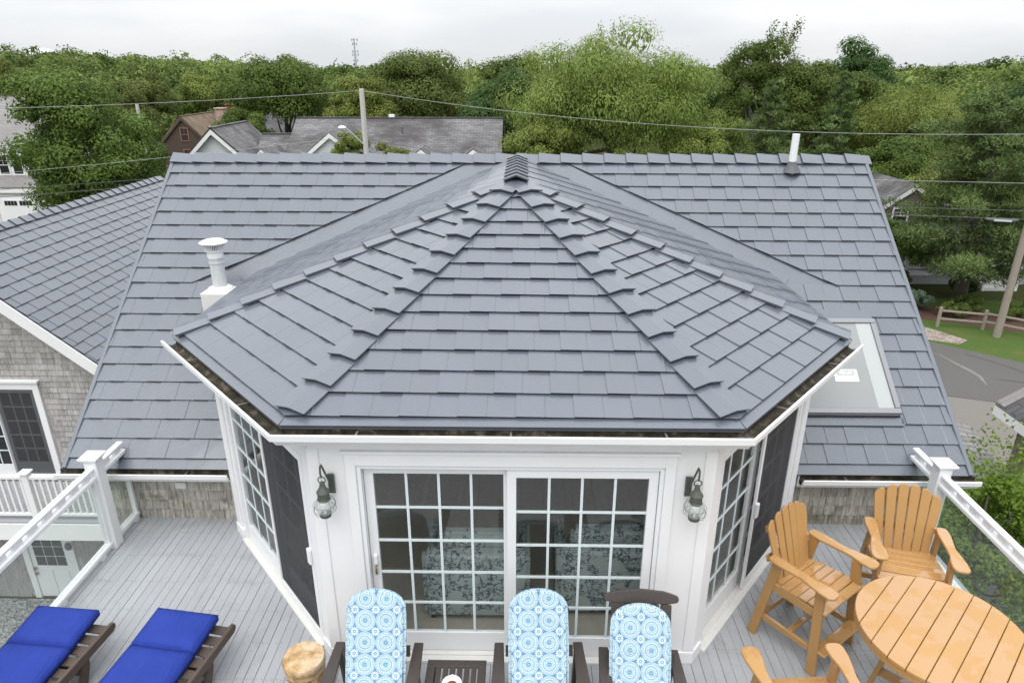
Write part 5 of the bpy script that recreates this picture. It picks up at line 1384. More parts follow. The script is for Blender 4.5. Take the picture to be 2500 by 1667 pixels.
# long grey house beyond the ridge
hC = gable_house('long_house', 'long grey shingle roofed house with small white front gables beyond the ridge', -15.0, -1.6, 42.0, 54.0, -2.0, 1.75, 'x', 'clap_grey', 'far_roof', over=.25)
def front_gable(par, xc, y, zp, hwid, dep, slope, wall='clap_grey', roof='far_roof'):
    zb = zp - hwid * slope
    MB().prism([(xc - hwid + .12, y, zb), (xc + hwid - .12, y, zb), (xc, y, zp - .06)], (0, dep, 0)).build('gable', wall, par)
    for s_ in (-1, 1):
        q = [(xc, y - .12, zp), (xc + s_ * hwid, y - .12, zb), (xc + s_ * hwid, y + dep, zb), (xc, y + dep, zp)]
        MB().prism(q, nrm((s_ * slope, 0, 1)) * .10).build('gable_roof', roof, par)
        MB().prism([(xc, y - .16, zp + .06), (xc + s_ * hwid, y - .16, zb + .06), (xc + s_ * hwid, y - .16, zb - .16), (xc, y - .16, zp - .20)], (0, .035, 0)).build('gable_trim', 'white', par)
front_gable(hC, -11.30, 41.3, 1.42, 2.9, 5.5, .80)
front_gable(hC, -6.05, 41.6, .47, 1.1, 2.5, .75); front_gable(hC, -2.95, 41.6, .47, 1.1, 2.5, .75)
MB().box((-9.0, 47.85, 1.9), (-8.65, 48.2, 2.12)).build('roof_vent', 'white', hC)
MB().box((-7.9, 46.0, 1.05), (-7.8, 46.1, 1.45)).build('roof_hood', 'rubber', hC)
hC2 = gable_house('gabled_cottage', 'grey cottage with white trimmed gable and dark shingles beside the long roof', -22.4, -16.3, 44, 49.5, -1.45, 1.42, 'y', 'clap_grey', 'far_roof', over=.25)
front_gable(hC2, -16.2, 43.4, .25, 1.5, 3.0, .9)
hC3 = gable_house('linking_wing', 'low grey roofed link between the cottage gable and the long roof', -17.5, -14.5, 45.5, 50.5, -1.0, .72, 'x', 'clap_grey', 'far_roof', over=.2)

# brown house on the right with a white posted porch
hD = gable_house('porch_house', 'brown shingled house with white porch posts behind the big pine', 20.2, 31.5, 43, 50, -4.2, -2.5, 'x', 'cedar_brown', 'far_roof')
front_gable(hD, 22.9, 40.6, -1.35, 2.4, 6, .72, wall='cedar_brown')
MB().box((20.7, 40.65, GZ - .3), (25.1, 43.2, -3.05)).build('front_bay', 'cedar_brown', hD)
window(hD, 22.3, 40.6, -3.1, .8, .8)
MB().prism([(21.5, 37.6, -3.95), (31.5, 37.6, -3.95), (31.5, 42.9, -3.2), (21.5, 42.9, -3.2)], (0, 0, .14)).build('porch_roof', 'far_roof', hD)
MB().box((21.6, 38.0, GZ - .2), (31.4, 42.9, -5.75)).build('porch_floor', 'deck', hD)
MB().box((21.6, 37.96, -5.98), (31.4, 37.998, -5.70)).build('porch_fascia', 'white', hD)
for xx in (21.9, 24.0, 25.6, 27.4, 29.2, 31.1): MB().box((xx - .08, 38.1, -5.749), (xx + .08, 38.26, -3.86)).build('porch_post', 'white', hD)
for a, b in ((21.9, 24.0), (24.0, 25.6), (27.4, 29.2), (29.2, 31.1)):
    MB().box((a + .085, 38.13, -4.92), (b - .085, 38.22, -4.85)).build('porch_rail', 'white', hD); MB().box((a + .085, 38.14, -5.62), (b - .085, 38.21, -5.56)).build('porch_rail', 'white', hD)
    for k in range(int((b - a) / .16)): MB().box((a + .12 + k * .16, 38.155, -5.559), (a + .16 + k * .16, 38.195, -4.921)).build('baluster', 'white', hD)
for k in range(4): MB().box((25.7, 36.75 + k * .30, GZ - .1), (27.3, 37.04 + k * .30, GZ + .17 * (k + 1))).build('step', 'old_white', hD)
for xx in (25.6, 27.4):
    MB().box((xx - .07, 36.7, GZ), (xx + .07, 36.84, -5.45)).build('stair_post', 'white', hD)
    MB().beam((xx, 36.84, -5.55), (xx, 38.09, -4.92), .07, .06).build('stair_rail', 'white', hD)

# neighbour's cedar cottage at the right edge
hE = thing('neighbour_cottage', 'brown cedar cottage with charcoal roofs below the deck at the right edge', 'cottage', (12.5, 11, GZ))
ew, ey1, ey0, eze = 10.70, 13.1, 7.0, -1.62
MB().box((ew, ey0, GZ - .3), (15.6, ey1, eze + .05)).build('wall', 'cedar_brown', hE)
xr_, zr_ = 13.30, .15
for s_ in (-1, 1):
    q = [(xr_, ey0 - .2, zr_), (xr_ + s_ * 2.95, ey0 - .2, zr_ - 2.95 * .68), (xr_ + s_ * 2.95, ey1 + .35, zr_ - 2.95 * .68), (xr_, ey1 + .35, zr_)]
    MB().prism(q, nrm((s_ * .68, 0, 1)) * .10).build('roof', 'dark_roof', hE)
MB().prism([(ew, ey1 - .02, eze), (15.6, ey1 - .02, eze), (xr_, ey1 - .02, zr_ - .05)], (0, .02, 0)).build('gable_wall', 'cedar_brown', hE)
MB().box((xr_ - 3.0, ey0 - .2, zr_ - 2.95 * .68 - .16), (xr_ - 2.96, ey1 + .35, zr_ - 2.95 * .68 + .06)).build('fascia', 'white', hE)
p = V3(xr_, ey1 + .36, zr_ + .13)
MB().prism([p, p + V3(-2.98, 0, -2.98 * .68), p + V3(-2.98, -.26, -2.98 * .68), p + V3(0, -.26, 0)], (0, 0, .03)).build('rake_cap', 'far_roof_pale', hE)
rest = MB(); lay_shingles('wall_shingle', hE, (ew, ey1, -4.9), (0, -1, 0), 3.2, 3.2, 'cedar_brown', .14, (.12, .24), seed=21, rest=rest, limit=260)
if rest.v: stuff(rest.build('wall_shingle_field', 'cedar_brown', hE, recalc=False))
MB().prism([(7.9, 8.6, -3.95), (ew - .02, 8.6, -2.95), (ew - .02, 12.6, -2.95), (7.9, 12.6, -3.95)], (0, 0, .10)).build('lower_roof', 'dark_roof', hE)
MB().box((8.0, 8.75, GZ - .3), (ew - .001, 12.45, -4.0)).build('lower_wall', 'cedar_brown', hE)
MB().prism([(7.85, 8.55, -3.99), (ew - .02, 8.55, -2.97), (ew - .02, 8.55, -3.17), (7.85, 8.55, -4.19)], (0, .04, 0)).build('rake_board', 'white', hE)
MB().prism([(8.9, 13.35, -3.45), (11.2, 13.35, -3.95), (11.2, 15.2, -3.3), (8.9, 15.2, -2.8)], (0, 0, .07)).build('shed_roof', 'far_roof_pale', hE)
MB().prism([(8.85, 13.30, -3.42), (11.25, 13.30, -3.94), (11.25, 13.30, -4.16), (8.85, 13.30, -3.64)], (0, .04, 0)).build('shed_fascia', 'white', hE)
MB().box((9.0, 13.5, GZ - .3), (11.1, 15.0, -3.96)).build('shed_wall', 'cedar_brown', hE)

# ------------------------------------------------------------------ poles, wires, far tower, fence
def upole(x, y, top, label, r0=.16, r1=.11, white_top=False, mat='pole_wood'):
    t = thing('utility_pole', label, 'utility pole', (x, y, GZ))
    MB().tube([(x, y, GZ - .5), (x, y, (GZ + top) / 2), (x, y, top)], [r0, (r0 + r1) / 2, r1], 12).build('pole', mat, t, smooth=True)
    if white_top: MB().tube([(x, y, top - .9), (x, y, top + .02)], .125, 12).build('sleeve', 'white', t, smooth=True)
    return t
PC = (-8.94, 40.0); PR = (21.9, 29.7); PL = (-27.0, 50.0)
pc = upole(*PC, 3.92, 'grey wooden utility pole with street lamp above the roof ridge', .18, .14, True, 'pale_pole')
MB().tube([(PC[0] + .13, PC[1] - .1, -2), (PC[0] + .12, PC[1] - .1, 2.9)], .045, 8).build('conduit', 'far_metal', pc)
MB().tube([(PC[0] - .1, PC[1] - .1, 1.0), (PC[0] - .75, PC[1] - .5, 1.75), (PC[0] - .95, PC[1] - .6, 1.92)], .045, 8).build('lamp_arm', 'far_metal', pc, smooth=True)
MB().lathe([(.0, .10), (.10, .09), (.24, .0), (.22, -.06), (0, -.09)], (PC[0] - 1.08, PC[1] - .7, 1.96), 14, .8).build('lamp_head', 'white', pc, smooth=True)
pr = upole(*PR, 2.6, 'weathered leaning looking utility pole standing on the grass by the road', .17, .12)
upole(*PL, 2.70, 'short pale utility pole far off in front of the wooded hill', .13, .11, mat='pale_pole')
def wire(a, b, sag, r, mat, label, n=24):
    a = np.asarray(a, float); b = np.asarray(b, float)
    pts = [a + (b - a) * f - V3(0, 0, 4 * sag * f * (1 - f)) for f in np.linspace(0, 1, n)]
    return tag(MB().tube(pts, r, 5).build('overhead_wire', mat, None, smooth=True), label, 'wire', 'overhead wires')
wire((PC[0], PC[1], 3.85), (-45, 28, 3.6), .55, .012, 'cable', 'pale overhead wire running left from the top of the lamp pole')
wire((PC[0], PC[1], 3.85), (PR[0] + .9, PR[1], 2.50), .75, .012, 'cable', 'pale overhead wire running right from the top of the lamp pole')
wire((PC[0], PC[1], -.2), (PR[0], PR[1], .46), .05, .011, 'cable', 'thin upper wire crossing in front of the big pine')
wire((PC[0], PC[1], -1.6), (PR[0], PR[1], -1.06), .12, .015, 'black_cable', 'thick lower wire carrying the splice box by the right pole')
wire((PC[0], PC[1], -1.2), (PR[0], PR[1], -.70), .15, .012, 'black_cable', 'thinnest dark wire just above the splice box cable')
wire((PC[0], PC[1], 1.5), (-45, 30, -.8), .35, .011, 'cable', 'slanting wire crossing the white house upper windows')
wire((PC[0], PC[1], .0), (-45, 30, -1.35), .12, .014, 'black_cable', 'dark wire passing in front of the white house garage')
wire((PC[0], PC[1], -.35), (-45, 30, -1.75), .12, .018, 'black_cable', 'thin dark wire under the wire at the white garage')
wire((PC[0], PC[1], 1.3), (8, 36, -.6), .15, .016, 'black_cable', 'dark service wire slanting across the long grey roof')
t = tag(MB().tube([(20.2, 29.98, -1.10), (20.35, 29.96, -1.12), (21.35, 29.80, -1.14), (21.5, 29.78, -1.12)], [.03, .075, .075, .03], 10).build('splice_box', 'black_cable', None, smooth=True), 'black splice box hanging on the lower wire by the pole', 'cable box')
MB().tube([(20.5, 29.86, -1.15), (21.2, 29.75, -1.17)], .045, 8).build('splice_label', 'far_metal', t)

t = thing('cell_tower', 'thin grey cell tower rising beyond the wooded hill', 'tower', (-137, 600, 0))
MB().tube([(-137, 600, -4), (-137, 600, 27)], [1.1, .45], 8).build('mast', 'far_metal', t)
for z, w_ in ((26.3, 2.6), (23.2, 1.8), (17.6, 2.4), (15.0, 2.6), (10.8, 1.8)):
    for k in range(3):
        a = R(30 + 120 * k); MB().box((-137 + w_ * math.cos(a) - .35, 600 + w_ * math.sin(a) - .2, z - 1.0), (-137 + w_ * math.cos(a) + .35, 600 + w_ * math.sin(a) + .2, z + 1.0)).build('antenna', 'far_metal', t)
    MB().box((-137 - w_, 599.8, z - .15), (-137 + w_, 600.2, z + .15)).build('platform', 'far_metal', t)
t = thing('water_tank', 'white domed water tank showing above the far treetops', 'water tank', (-329, 500, 5))
MB().lathe([(9.4, 4), (9.4, 13.4), (8.9, 14.1), (6.5, 15.2), (3.2, 15.9), (0, 16.1)], (-329, 500, 1.6), 40).build('dome', 'tank', t, smooth=True)
MB().tube([(-328, 500, 17.4), (-328, 500, 18.8)], .08, 6).build('antenna', 'far_metal', t)

t = thing('split_rail_fence', 'weathered split rail fence along the mulch bed by the pole', 'fence', (21, 30.6, GZ))
fp = [(19.9, 31.0), (21.8, 30.6), (23.4, 29.5), (25.2, 28.4)]
for x, y in fp: MB().beam((x, y, GZ - .2), (x, y, GZ + .98), .12, .14, (0, 1, 0)).build('post', 'pole_wood', t, bevel=.02)
for (xa, ya), (xb, yb) in zip(fp[:-1], fp[1:]):
    for z in (.38, .78): MB().beam((xa, ya, GZ + z + .03), (xb, yb, GZ + z - .02), .07, .10).build('rail', 'pole_wood', t, bevel=.02)

# ------------------------------------------------------------------ vegetation
def leaf_quads(rng, pos, nrm_, size, asp=.55, droop=0.0, fold=.12):
    """rhombic leaf sprays at pos (n,3) roughly facing nrm_"""
    n = len(pos); a = rng.normal(size=(n, 3)); a[:, 2] -= droop * 2.2
    a -= nrm_ * np.sum(a * nrm_, 1, keepdims=True); a /= np.linalg.norm(a, axis=1, keepdims=True) + 1e-9
    b = np.cross(nrm_, a); L = np.reshape(size, (-1, 1)) * rng.uniform(.6, 1.25, (n, 1)); Wd = L * asp * rng.uniform(.7, 1.2, (n, 1))
    v0 = pos - a * L * .5; v2 = pos + a * L * .5; mid = pos + a * L * .06 - nrm_ * L * fold
    v1 = mid + b * Wd * .5 + nrm_ * L * fold; v3 = mid - b * Wd * .5 + nrm_ * L * fold
    V = np.stack([v0, v1, v2, v3], 1).reshape(-1, 3); F = np.arange(4 * n).reshape(n, 4)
    return V, F
def unit(rng, n):
    d = rng.normal(size=(n, 3)); return d / np.linalg.norm(d, axis=1, keepdims=True)
def crown_pts(rng, rx, rz, n, nl, lob=(.20, .33), low=-.55, gap=.0, rough=.09):
    c = unit(rng, nl * 3); c = c[c[:, 2] > low][:nl]; k = len(c)
    rad = rng.uniform(.50, .86, (k, 1)); rad[: max(3, k // 6)] *= .45
    cen = c * rad * np.array([rx, rx, rz]); lr = rng.uniform(lob[0], lob[1], k) * (rx * rx * rz) ** (1 / 3)
    w_ = lr ** 2; idx = rng.choice(k, n, p=w_ / w_.sum())
    d = unit(rng, n); out_ = c[idx]
    flip = np.sum(d * (out_ + np.array([0, 0, .55])), 1) < -.25 + rng.normal(size=n) * .3
    d[flip] *= -1
    r_ = lr[idx][:, None] * (1 + rng.normal(size=(n, 1)) * rough)
    pos = cen[idx] + d * r_ * np.array([1, 1, .82])
    nn = d * 1.0 + np.array([0, 0, .30]) + rng.normal(size=(n, 3)) * .30; nn /= np.linalg.norm(nn, axis=1, keepdims=True)
    lt = rng.uniform(-.22, .22, k)[idx]
    tint = np.clip(.46 + lt + rng.normal(size=n) * .10, 0, 1)
    return pos, nn, tint, cen, lr
def with_core(rng, pos, nn, tint, cen, lr, leaf, frac=.16, big=2.3):
    """adds larger sprays deep inside every lobe so that the crown is closed to the light"""
    m = int(len(pos) * frac); w_ = lr ** 2; k = rng.choice(len(cen), m, p=w_ / w_.sum()); u = unit(rng, m)
    p = cen[k] + u * lr[k][:, None] * .66 * np.array([1, 1, .82])
    sz = np.concatenate([np.full(len(pos), leaf), np.full(m, leaf * big)])
    return np.concatenate([pos, p]), np.concatenate([nn, u]), np.concatenate([tint, rng.uniform(.3, .6, m)]), sz
def limbs(mb, rng, base, top, cen, r0, nlim, wob=.3):
    """tapered trunk with limbs reaching into the crown"""
    base = np.asarray(base, float); top = np.asarray(top, float); H = top - base
    pts = [base + H * f + V3(*(rng.normal(size=3) * wob * .25 * (0 < f < 1))) * (1, 1, 0) for f in (0, .3, .6, .85, 1.0)]
    mb.tube(pts, [r0, r0 * .8, r0 * .6, r0 * .35, r0 * .12], 8)
    sel = rng.choice(len(cen), min(nlim, len(cen)), replace=False)
    for k in sel:
        f = rng.uniform(.32, .75); s_ = base + H * f; e = cen[k]; m = s_ * .45 + e * .55 + V3(0, 0, -.12 * np.linalg.norm(e - s_))
        rr = r0 * (.55 - .35 * f); mb.tube([s_, m, e], [rr, rr * .6, rr * .18], 6)
def tree(name, label, x, y, top, bot, r, mat, n, leaf, seed, nl=40, lob=(.20, .33), asp=.55, droop=0.0, bark='bark', low=-.55, rough=.12, lean=(0, 0), sprigs=0, cat='tree', group=None, zb=None, nlim=9):
    rng = np.random.default_rng(seed); zg = float(gz(x, y)) if zb is None else zb
    t = thing(name, label, cat, (x, y, zg), group)
    rz = (top - bot) / 2; cz = (top + bot) / 2 - zg
    n = int(n * 1.45); leaf = leaf * .80
    pos, nn, tint, cen, lr = crown_pts(rng, r * .98, rz * .98, n, nl, lob, low, rough=rough)
    if sprigs:                                    # thin leafy shoots standing out of the top
        m = 90 * sprigs; k = rng.integers(0, sprigs, m); a = rng.uniform(0, 6.28, sprigs); rr = rng.uniform(0, .45, sprigs) * r
        f = rng.uniform(0, 1, m); ln = rng.uniform(.18, .42, sprigs)[k] * rz
        sp = np.stack([np.cos(a[k]) * rr[k] * (1 + .3 * f), np.sin(a[k]) * rr[k] * (1 + .3 * f), rz * .72 + f * ln], 1) + rng.normal(size=(m, 3)) * .14
        pos = np.concatenate([pos, sp]); nn = np.concatenate([nn, unit(rng, m)]); tint = np.concatenate([tint, rng.uniform(.3, .8, m)])
    pos, nn, tint, sz = with_core(rng, pos, nn, tint, cen, lr, leaf)
    off = np.array([lean[0], lean[1], cz]); pos = pos + off; cen = cen + off
    V, F = leaf_quads(rng, pos, nn, sz, asp, droop)
    link('crown', mesh_np('crown', V, F, mat, tint), (x, y, zg), t)
    mb = MB(); limbs(mb, rng, (0, 0, -.3), (lean[0], lean[1], cz + rz * .55), cen, max(.10, r * .055), nlim)
    me_o = mb.build('trunk', bark, None, smooth='all', origin=(0, 0, 0), recalc=False); me = me_o.data; bpy.data.objects.remove(me_o)
    link('trunk', me, (x, y, zg), t); return t
def pine(name, label, x, y, top, bot, r, seed, ntuft, nlen=.20, mat='needle', bark='bark', cone=.8, wd=.030, group=None, needles=12):
    rng = np.random.default_rng(seed); zg = float(gz(x, y)); H = top - zg; hb = bot - zg
    t = thing(name, label, 'pine tree', (x, y, zg), group)
    mb = MB(); mb.tube([(0, 0, -.3), (.05, 0, H * .4), (-.04, .04, H * .75), (0, 0, H)], [r * .075, r * .062, r * .035, .02], 9)
    nb = 54; P = []; N_ = []; T_ = []
    for k in range(nb):
        f = (k + rng.uniform(0, 1)) / nb; h = hb + (H - hb) * f
        L = r * (1 - f ** 1.3 * cone) * rng.uniform(.55, 1.1) * (1.0 if f > .12 else .75); az = k * 2.4 + rng.uniform(-.4, .4)
        up = .05 + .50 * f; d = V3(math.cos(az), math.sin(az), 0)
        s_ = V3(0, 0, h); e = s_ + d * L + V3(0, 0, L * up * .7); m = s_ + d * L * .5 + V3(0, 0, L * .06)
        mb.tube([s_, m, e], [.013 * r * (1 - f * .6) + .008, .009 * r * (1 - f * .6) + .005, .006], 5)
        nlb = 2 + int(3.2 * L / r); q = max(30, int(ntuft / nb / nlb * (L / r + .35) * 1.5))
        for j in range(nlb):                       # flattened pads of needles along the bough
            g = .30 + .75 * (j + rng.uniform(.2, .8)) / nlb; c = s_ * (1 - g) + e * g + rng.normal(size=3) * np.array([.16, .16, .06]) * L * .8
            rad = np.array([1, 1, .55]) * (.17 * L + .13 * r * .35) * rng.uniform(.8, 1.25); u = unit(rng, q); u[:, 2] = np.abs(u[:, 2]) * np.where(rng.random(q) < .8, 1, -1)
            P.append(c + u * rad * rng.uniform(.6, 1.05, (q, 1))); nn = u * .6 + np.array([0, 0, .7]) + rng.normal(size=(q, 3)) * .35
            N_.append(nn / np.linalg.norm(nn, axis=1, keepdims=True)); T_.append(np.clip(rng.uniform(.2, .75) + rng.normal(size=q) * .16, 0, 1))
    P = np.concatenate(P); D = np.concatenate(N_); tint = np.concatenate(T_); n = len(P)
    sd_ = np.cross(D, unit(rng, n)); sd_ /= np.linalg.norm(sd_, axis=1, keepdims=True) + 1e-9
    ax = np.cross(sd_, D) * .75 + D * .65 + rng.normal(size=(n, 3)) * .2; L = nlen * rng.uniform(.6, 1.25, (n, 1))
    V = np.stack([P - sd_ * wd / 2, P + sd_ * wd / 2, P + ax * L], 1).reshape(-1, 3); F = np.arange(len(V)).reshape(-1, 3)
    link('crown', mesh_np('crown', V, F, mat, tint), (x, y, zg), t)
    o = mb.build('trunk', bark, None, smooth='all', origin=(0, 0, 0), recalc=False); me = o.data; bpy.data.objects.remove(o)
    link('trunk', me, (x, y, zg), t); return t

tree('maple_tree', 'bushy green maple in front of the white clapboard house', -25.4, 40, 5.3, -4.2, 4.1, 'leaf_mid', 22000, .25, 1, nl=58, low=-.8)
tree('leafy_tree', 'yellow green tree with a pale leaning trunk beside the maple', -33.0, 58, 3.8, -3.2, 3.0, 'leaf_olive', 9000, .27, 2, bark='pale_bark')
tree('oak_tree', 'rounded dark green oak behind the brick chimneys and grey cottage', -24.0, 72, 6.6, -2.4, 5.9, 'leaf_mid', 17000, .33, 3, nl=60, droop=.3)
tree('leafy_tree', 'yellowing tree just behind the street lamp pole', -13.9, 62, 4.4, -1.2, 3.1, 'leaf_yellow', 8000, .28, 4)
tree('oak_tree', 'broad olive green oak behind the middle of the long grey roof', -11.1, 78, 7.4, -2.8, 6.3, 'leaf_olive', 18000, .34, 5, nl=64, droop=.3)
tree('oak_tree', 'green oak behind the far end of the long grey roof', -1.2, 88, 7.0, -4.5, 5.4, 'leaf_mid', 12000, .36, 6, nl=50)
tree('willow_tree', 'wide pale green weeping tree rising behind the roof peak', 6.1, 50, 7.6, -2.4, 7.6, 'leaf_light', 38000, .27, 7, nl=95, lob=(.19, .29), asp=.36, droop=1.1, sprigs=5, low=-.7, rough=.12)
tree('leafy_tree', 'yellow green tree at the right foot of the weeping tree', 11.9, 47, 2.5, -2.8, 3.3, 'leaf_light', 11000, .25, 8, droop=.7, asp=.4)
tree('leafy_tree', 'yellow green tree at the left foot of the weeping tree', 1.3, 47, 2.6, -2.8, 3.3, 'leaf_light', 11000, .25, 58, droop=.7, asp=.4)
tree('birch_tree', 'tall sparse dark tree with bare pale stems and ragged top', 20.6, 62, 8.2, -1.5, 4.6, 'leaf_mid', 11500, .26, 9, nl=52, lob=(.15, .26), bark='pale_bark', sprigs=7, rough=.2)
tree('leafy_tree', 'green tree leaning against the tall sparse dark tree', 24.6, 60, 6.0, -3.0, 4.0, 'leaf_mid', 12000, .28, 10)
pine('pine_tree', 'small green pine between the weeping tree and the ragged tree', 12.9 + 2.2, 44, 4.2, -2.0, 2.1, 11, 9000, .26, wd=.06)
tree('oak_tree', 'dark green flat topped tree standing alone above the skyline', 38.1, 85, 8.4, -3.4, 4.9, 'leaf_dark', 14000, .34, 12, nl=50)
pine('pine_tree', 'dark open pine behind the white vent pipe', 23.6, 54, 4.6, -4.0, 2.3, 13, 9000, .28, wd=.07)
tree('leafy_tree', 'light green feathery tree right of the white vent pipe', 29.4, 55, 4.4, -4.6, 4.6, 'leaf_light', 21000, .24, 14, nl=60, asp=.38)
tree('oak_tree', 'dense dark green tree at the right edge', 40.0, 58, 5.5, -5.6, 5.6, 'leaf_dark', 16000, .30, 15, nl=60)
pine('pine_tree', 'big pitch pine with grey trunk in front of the porch house', 22.9, 34.5, 3.3, -5.0, 4.7, 16, 46000, .22, wd=.055, cone=.66, bark='bark')
tree('leafy_tree', 'bright green tree behind the big pitch pine at the right edge', 29.6, 39.5, 1.3, -5.2, 3.2, 'leaf_bright', 12000, .22, 17)
tree('leafy_tree', 'light green tree hiding the roof of the porch house', 26.0, 41.5, .6, -4.4, 2.9, 'leaf_light', 12000, .22, 71)
tree('leafy_tree', 'mid green tree over the gable of the porch house', 24.6, 46.5, 1.0, -4.2, 3.2, 'leaf_mid', 12000, .24, 72)
tree('leafy_tree', 'brownish green tree on the slope left of the brown house', -45.0, 85, 4.8, -2.4, 4.1, 'leaf_olive', 9000, .34, 18)
tree('leafy_tree', 'golden green tree right behind the brown house roof', -45.5, 103, 4.6, -2.6, 4.2, 'leaf_yellow', 8000, .34, 19)
tree('leafy_tree', 'dark leafy thicket tree between maple and brown house', -31.3, 56, .9, -4.5, 3.1, 'leaf_dark', 9000, .26, 20)
tree('leafy_tree', 'green tree standing before the dark grey slate house', -26.2, 66, 1.6, -3.2, 3.0, 'leaf_mid', 8000, .28, 21)
tree('leafy_tree', 'pale green tree high on the slope above the maple', -47.0, 74, 4.2, -3.5, 4.2, 'leaf_mid', 9000, .32, 22)
tree('leafy_tree', 'olive tree at the left edge on the far slope', -62.0, 88, 5.9, -2.5, 5.2, 'leaf_olive', 10000, .36, 23)
tree('leafy_tree', 'green tree filling the gap between the two oaks', -19.2, 92, 4.6, -3.0, 4.2, 'leaf_mid', 9000, .36, 24)
tree('leafy_tree', 'deep green tree behind the left side of the weeping tree', -1.6, 62, 5.6, -4.0, 3.9, 'leaf_dark', 11000, .29, 25)
tree('leafy_tree', 'deep green tree behind the right side of the weeping tree', 14.5, 66, 4.8, -4.0, 4.4, 'leaf_dark', 11000, .30, 26)
tree('leafy_tree', 'mid green tree behind the dark open pine', 31.5, 70, 4.6, -4.0, 4.6, 'leaf_mid', 11000, .32, 27)
tree('leafy_tree', 'leafy tree covering the lower left of the porch house', 20.6, 37.0, -2.5, -6.0, 1.7, 'leaf_mid', 7000, .20, 28)
for k, (lab, x, y, top, r, mat) in enumerate((
        ('yellow green bush left of the lamp pole above the ridge', -10.1, 41.0, 1.75, 1.25, 'leaf_yellow'), ('yellow green bush right of the lamp pole above the ridge', -7.7, 41.0, 1.35, 1.35, 'leaf_yellow'),
        ('light green bush at the corner of the two grey roofs', -17.4, 34, -.35, 1.7, 'leaf_yellow'), ('dark shrub under the maple beside the wing roof', -22.6, 38, -1.2, 2.0, 'leaf_dark'),
        ('bright green shrub right of the roof rake', 18.3, 37, -1.6, 1.5, 'leaf_bright'), ('green shrub below the bright shrub', 17.6, 33.5, -4.2, 1.3, 'leaf_mid'))):
    tree('shrub', lab, x, y, top, max(top - 2.6 * r, GZ + .1), r, mat, 3600, .17, 60 + k, nl=26, cat='bush', nlim=5)
for k, (lab, x, y, top, r, mat) in enumerate((
        ('blue green juniper at the foot of the porch house', 19.6, 33.6, -5.35, 1.3, 'needle_blue'), ('low green shrub in the mulch bed under the pine', 22.4, 33.0, -5.65, 1.0, 'leaf_mid'),
        ('dark low shrub beside the porch steps', 23.9, 35.8, -5.4, .9, 'leaf_dark'), ('reddish shrub at the corner of the porch', 20.6, 36.6, -5.2, .9, 'leaf_olive'),
        ('round green shrub next to the utility pole', 24.4, 32.0, -5.6, 1.0, 'leaf_mid'), ('leafy shrub behind the split rail fence', 21.4, 32.4, -5.75, .8, 'leaf_olive'))):
    tree('shrub', lab, x, y, top, GZ + .02, r, mat, 2600, .13, 80 + k, nl=22, cat='bush', low=-.2, nlim=4)
tree('young_tree', 'loose leafy young tree beside the right roof eave', 7.2, 9.0, -.15, -4.4, 1.5, 'leaf_bright', 16000, .09, 31, nl=40, lob=(.14, .26), sprigs=6, rough=.25)
tree('young_tree', 'dense green tree seen through the right glass railing', 6.9, 6.3, -1.15, -6.0, 2.1, 'leaf_mid', 42000, .10, 32, nl=80, lob=(.18, .30), rough=.2, low=-.8)
tree('young_tree', 'dark green tree below the glass railing in the bottom right corner', 6.6, 3.4, -1.9, -6.2, 2.1, 'leaf_dark', 34000, .10, 33, nl=70, lob=(.18, .30), rough=.2, low=-.8)

# undergrowth closing the gaps below the crowns
rng = np.random.default_rng(41); VV = []; TT = []
for k in range(420):
    y = rng.uniform(50, 104); x = rng.uniform(-.8, .8) * y
    if (-23.5 < x < -.5 and y < 56) or (-49 < x < -30 and y < 61) or (-41 < x < -26 and 72 < y < 100): continue
    if 16 < x < 33 and y < 54: continue
    if x > -41 and abs(y - (52 + (x + 40) * -.04)) < 6 and x < 15: continue
    pos, nn, ti, _, _ = crown_pts(rng, 1.0, .9, 170, 9, (.34, .5), -.2)
    s_ = rng.uniform(1.3, 2.6); c = np.array([x, y, float(gz(x, y)) + s_ * rng.uniform(.4, .9)])
    v, _ = leaf_quads(rng, pos * s_ + c, nn, .34, .55); VV.append(v); TT.append(np.clip(ti + rng.normal() * .2, 0, 1))
V = np.concatenate(VV); F = np.arange(len(V)).reshape(-1, 4)
stuff(link('undergrowth', mesh_np('undergrowth', V, F, 'forest', np.concatenate(TT)), (0, 0, 0)))['label'] = 'low green undergrowth beneath the trees behind the houses'

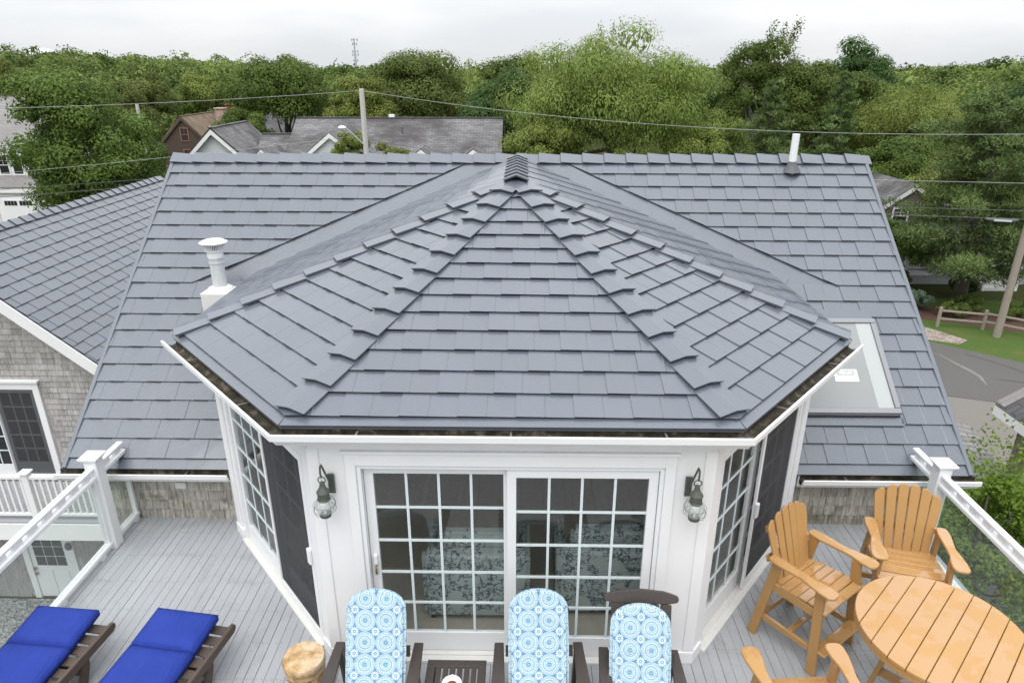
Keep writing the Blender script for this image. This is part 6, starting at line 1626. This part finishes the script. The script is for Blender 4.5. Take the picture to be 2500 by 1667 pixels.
# far wood: one mass of crowns on the rising ground
rng = np.random.default_rng(99)
tmpl = []
for k in range(6):
    pos, nn, ti, ce, lr = crown_pts(rng, 1.0, .74, 420, 11, (.34, .50), -.15, rough=.06)
    m = 60; kk = rng.integers(0, len(ce), m); u = unit(rng, m)  # extra inner sprays, added to block skylight and darken the crowns' undersides
    tmpl.append((pos, nn, ti, ce[kk] + u * lr[kk][:, None] * .6, u))
VV = []; TT = []; nfar = 0
yy = 64.0
while yy < 430:
    sp = 7.6 if yy < 170 else (8.6 if yy < 270 else 10.5)
    half = yy * .92 + 25
    for xx in np.arange(-half, half, sp):
        x = xx + rng.uniform(-.4, .4) * sp; y = yy + rng.uniform(-.45, .45) * sp
        if y < 100 and -50 < x < 46: continue
        if -42 < x < -24 and y < 106: continue
        pos, nn, ti, cp, cn = tmpl[rng.integers(0, 6)]; m = 400 if y < 130 else (230 if y < 230 else 120)
        sel = rng.permutation(420)[:m]; s_ = rng.uniform(3.4, 6.2) * (1 if y < 250 else 1.1); a = rng.uniform(0, 6.28); ca, sa = math.cos(a), math.sin(a)
        rot = np.array([[ca, -sa, 0], [sa, ca, 0], [0, 0, 1]])
        h = rng.uniform(6.6, 11.6) + (rng.random() < .06) * 2.6
        c = np.array([x, y, float(gz(x, y)) + h - s_ * .72])
        p = pos[sel] @ rot.T * s_ + c; q = nn[sel] @ rot.T
        lf = .46 if y < 130 else (.68 if y < 230 else 1.05); mc = 60 if y < 130 else 34
        p = np.concatenate([p, cp[:mc] @ rot.T * s_ + c]); q = np.concatenate([q, cn[:mc] @ rot.T]); sz = np.concatenate([np.full(m, lf), np.full(mc, 1.5)])
        v, _ = leaf_quads(rng, p, q, sz, .6); ct = rng.normal() * .24
        VV.append(v); TT.append(np.clip(np.concatenate([ti[sel], np.full(mc, .4)]) + ct, 0, 1)); nfar += 1
    yy += sp * .85
V = np.concatenate(VV); F = np.arange(len(V)).reshape(-1, 4)
stuff(link('forest', mesh_np('forest', V, F, 'forest', np.concatenate(TT)), (0, 0, 0)))['label'] = 'distant green wood covering the hills'

print('tiles', n1, n2, bt, nW, 'wing shingles', nS, 'forest crowns', nfar)
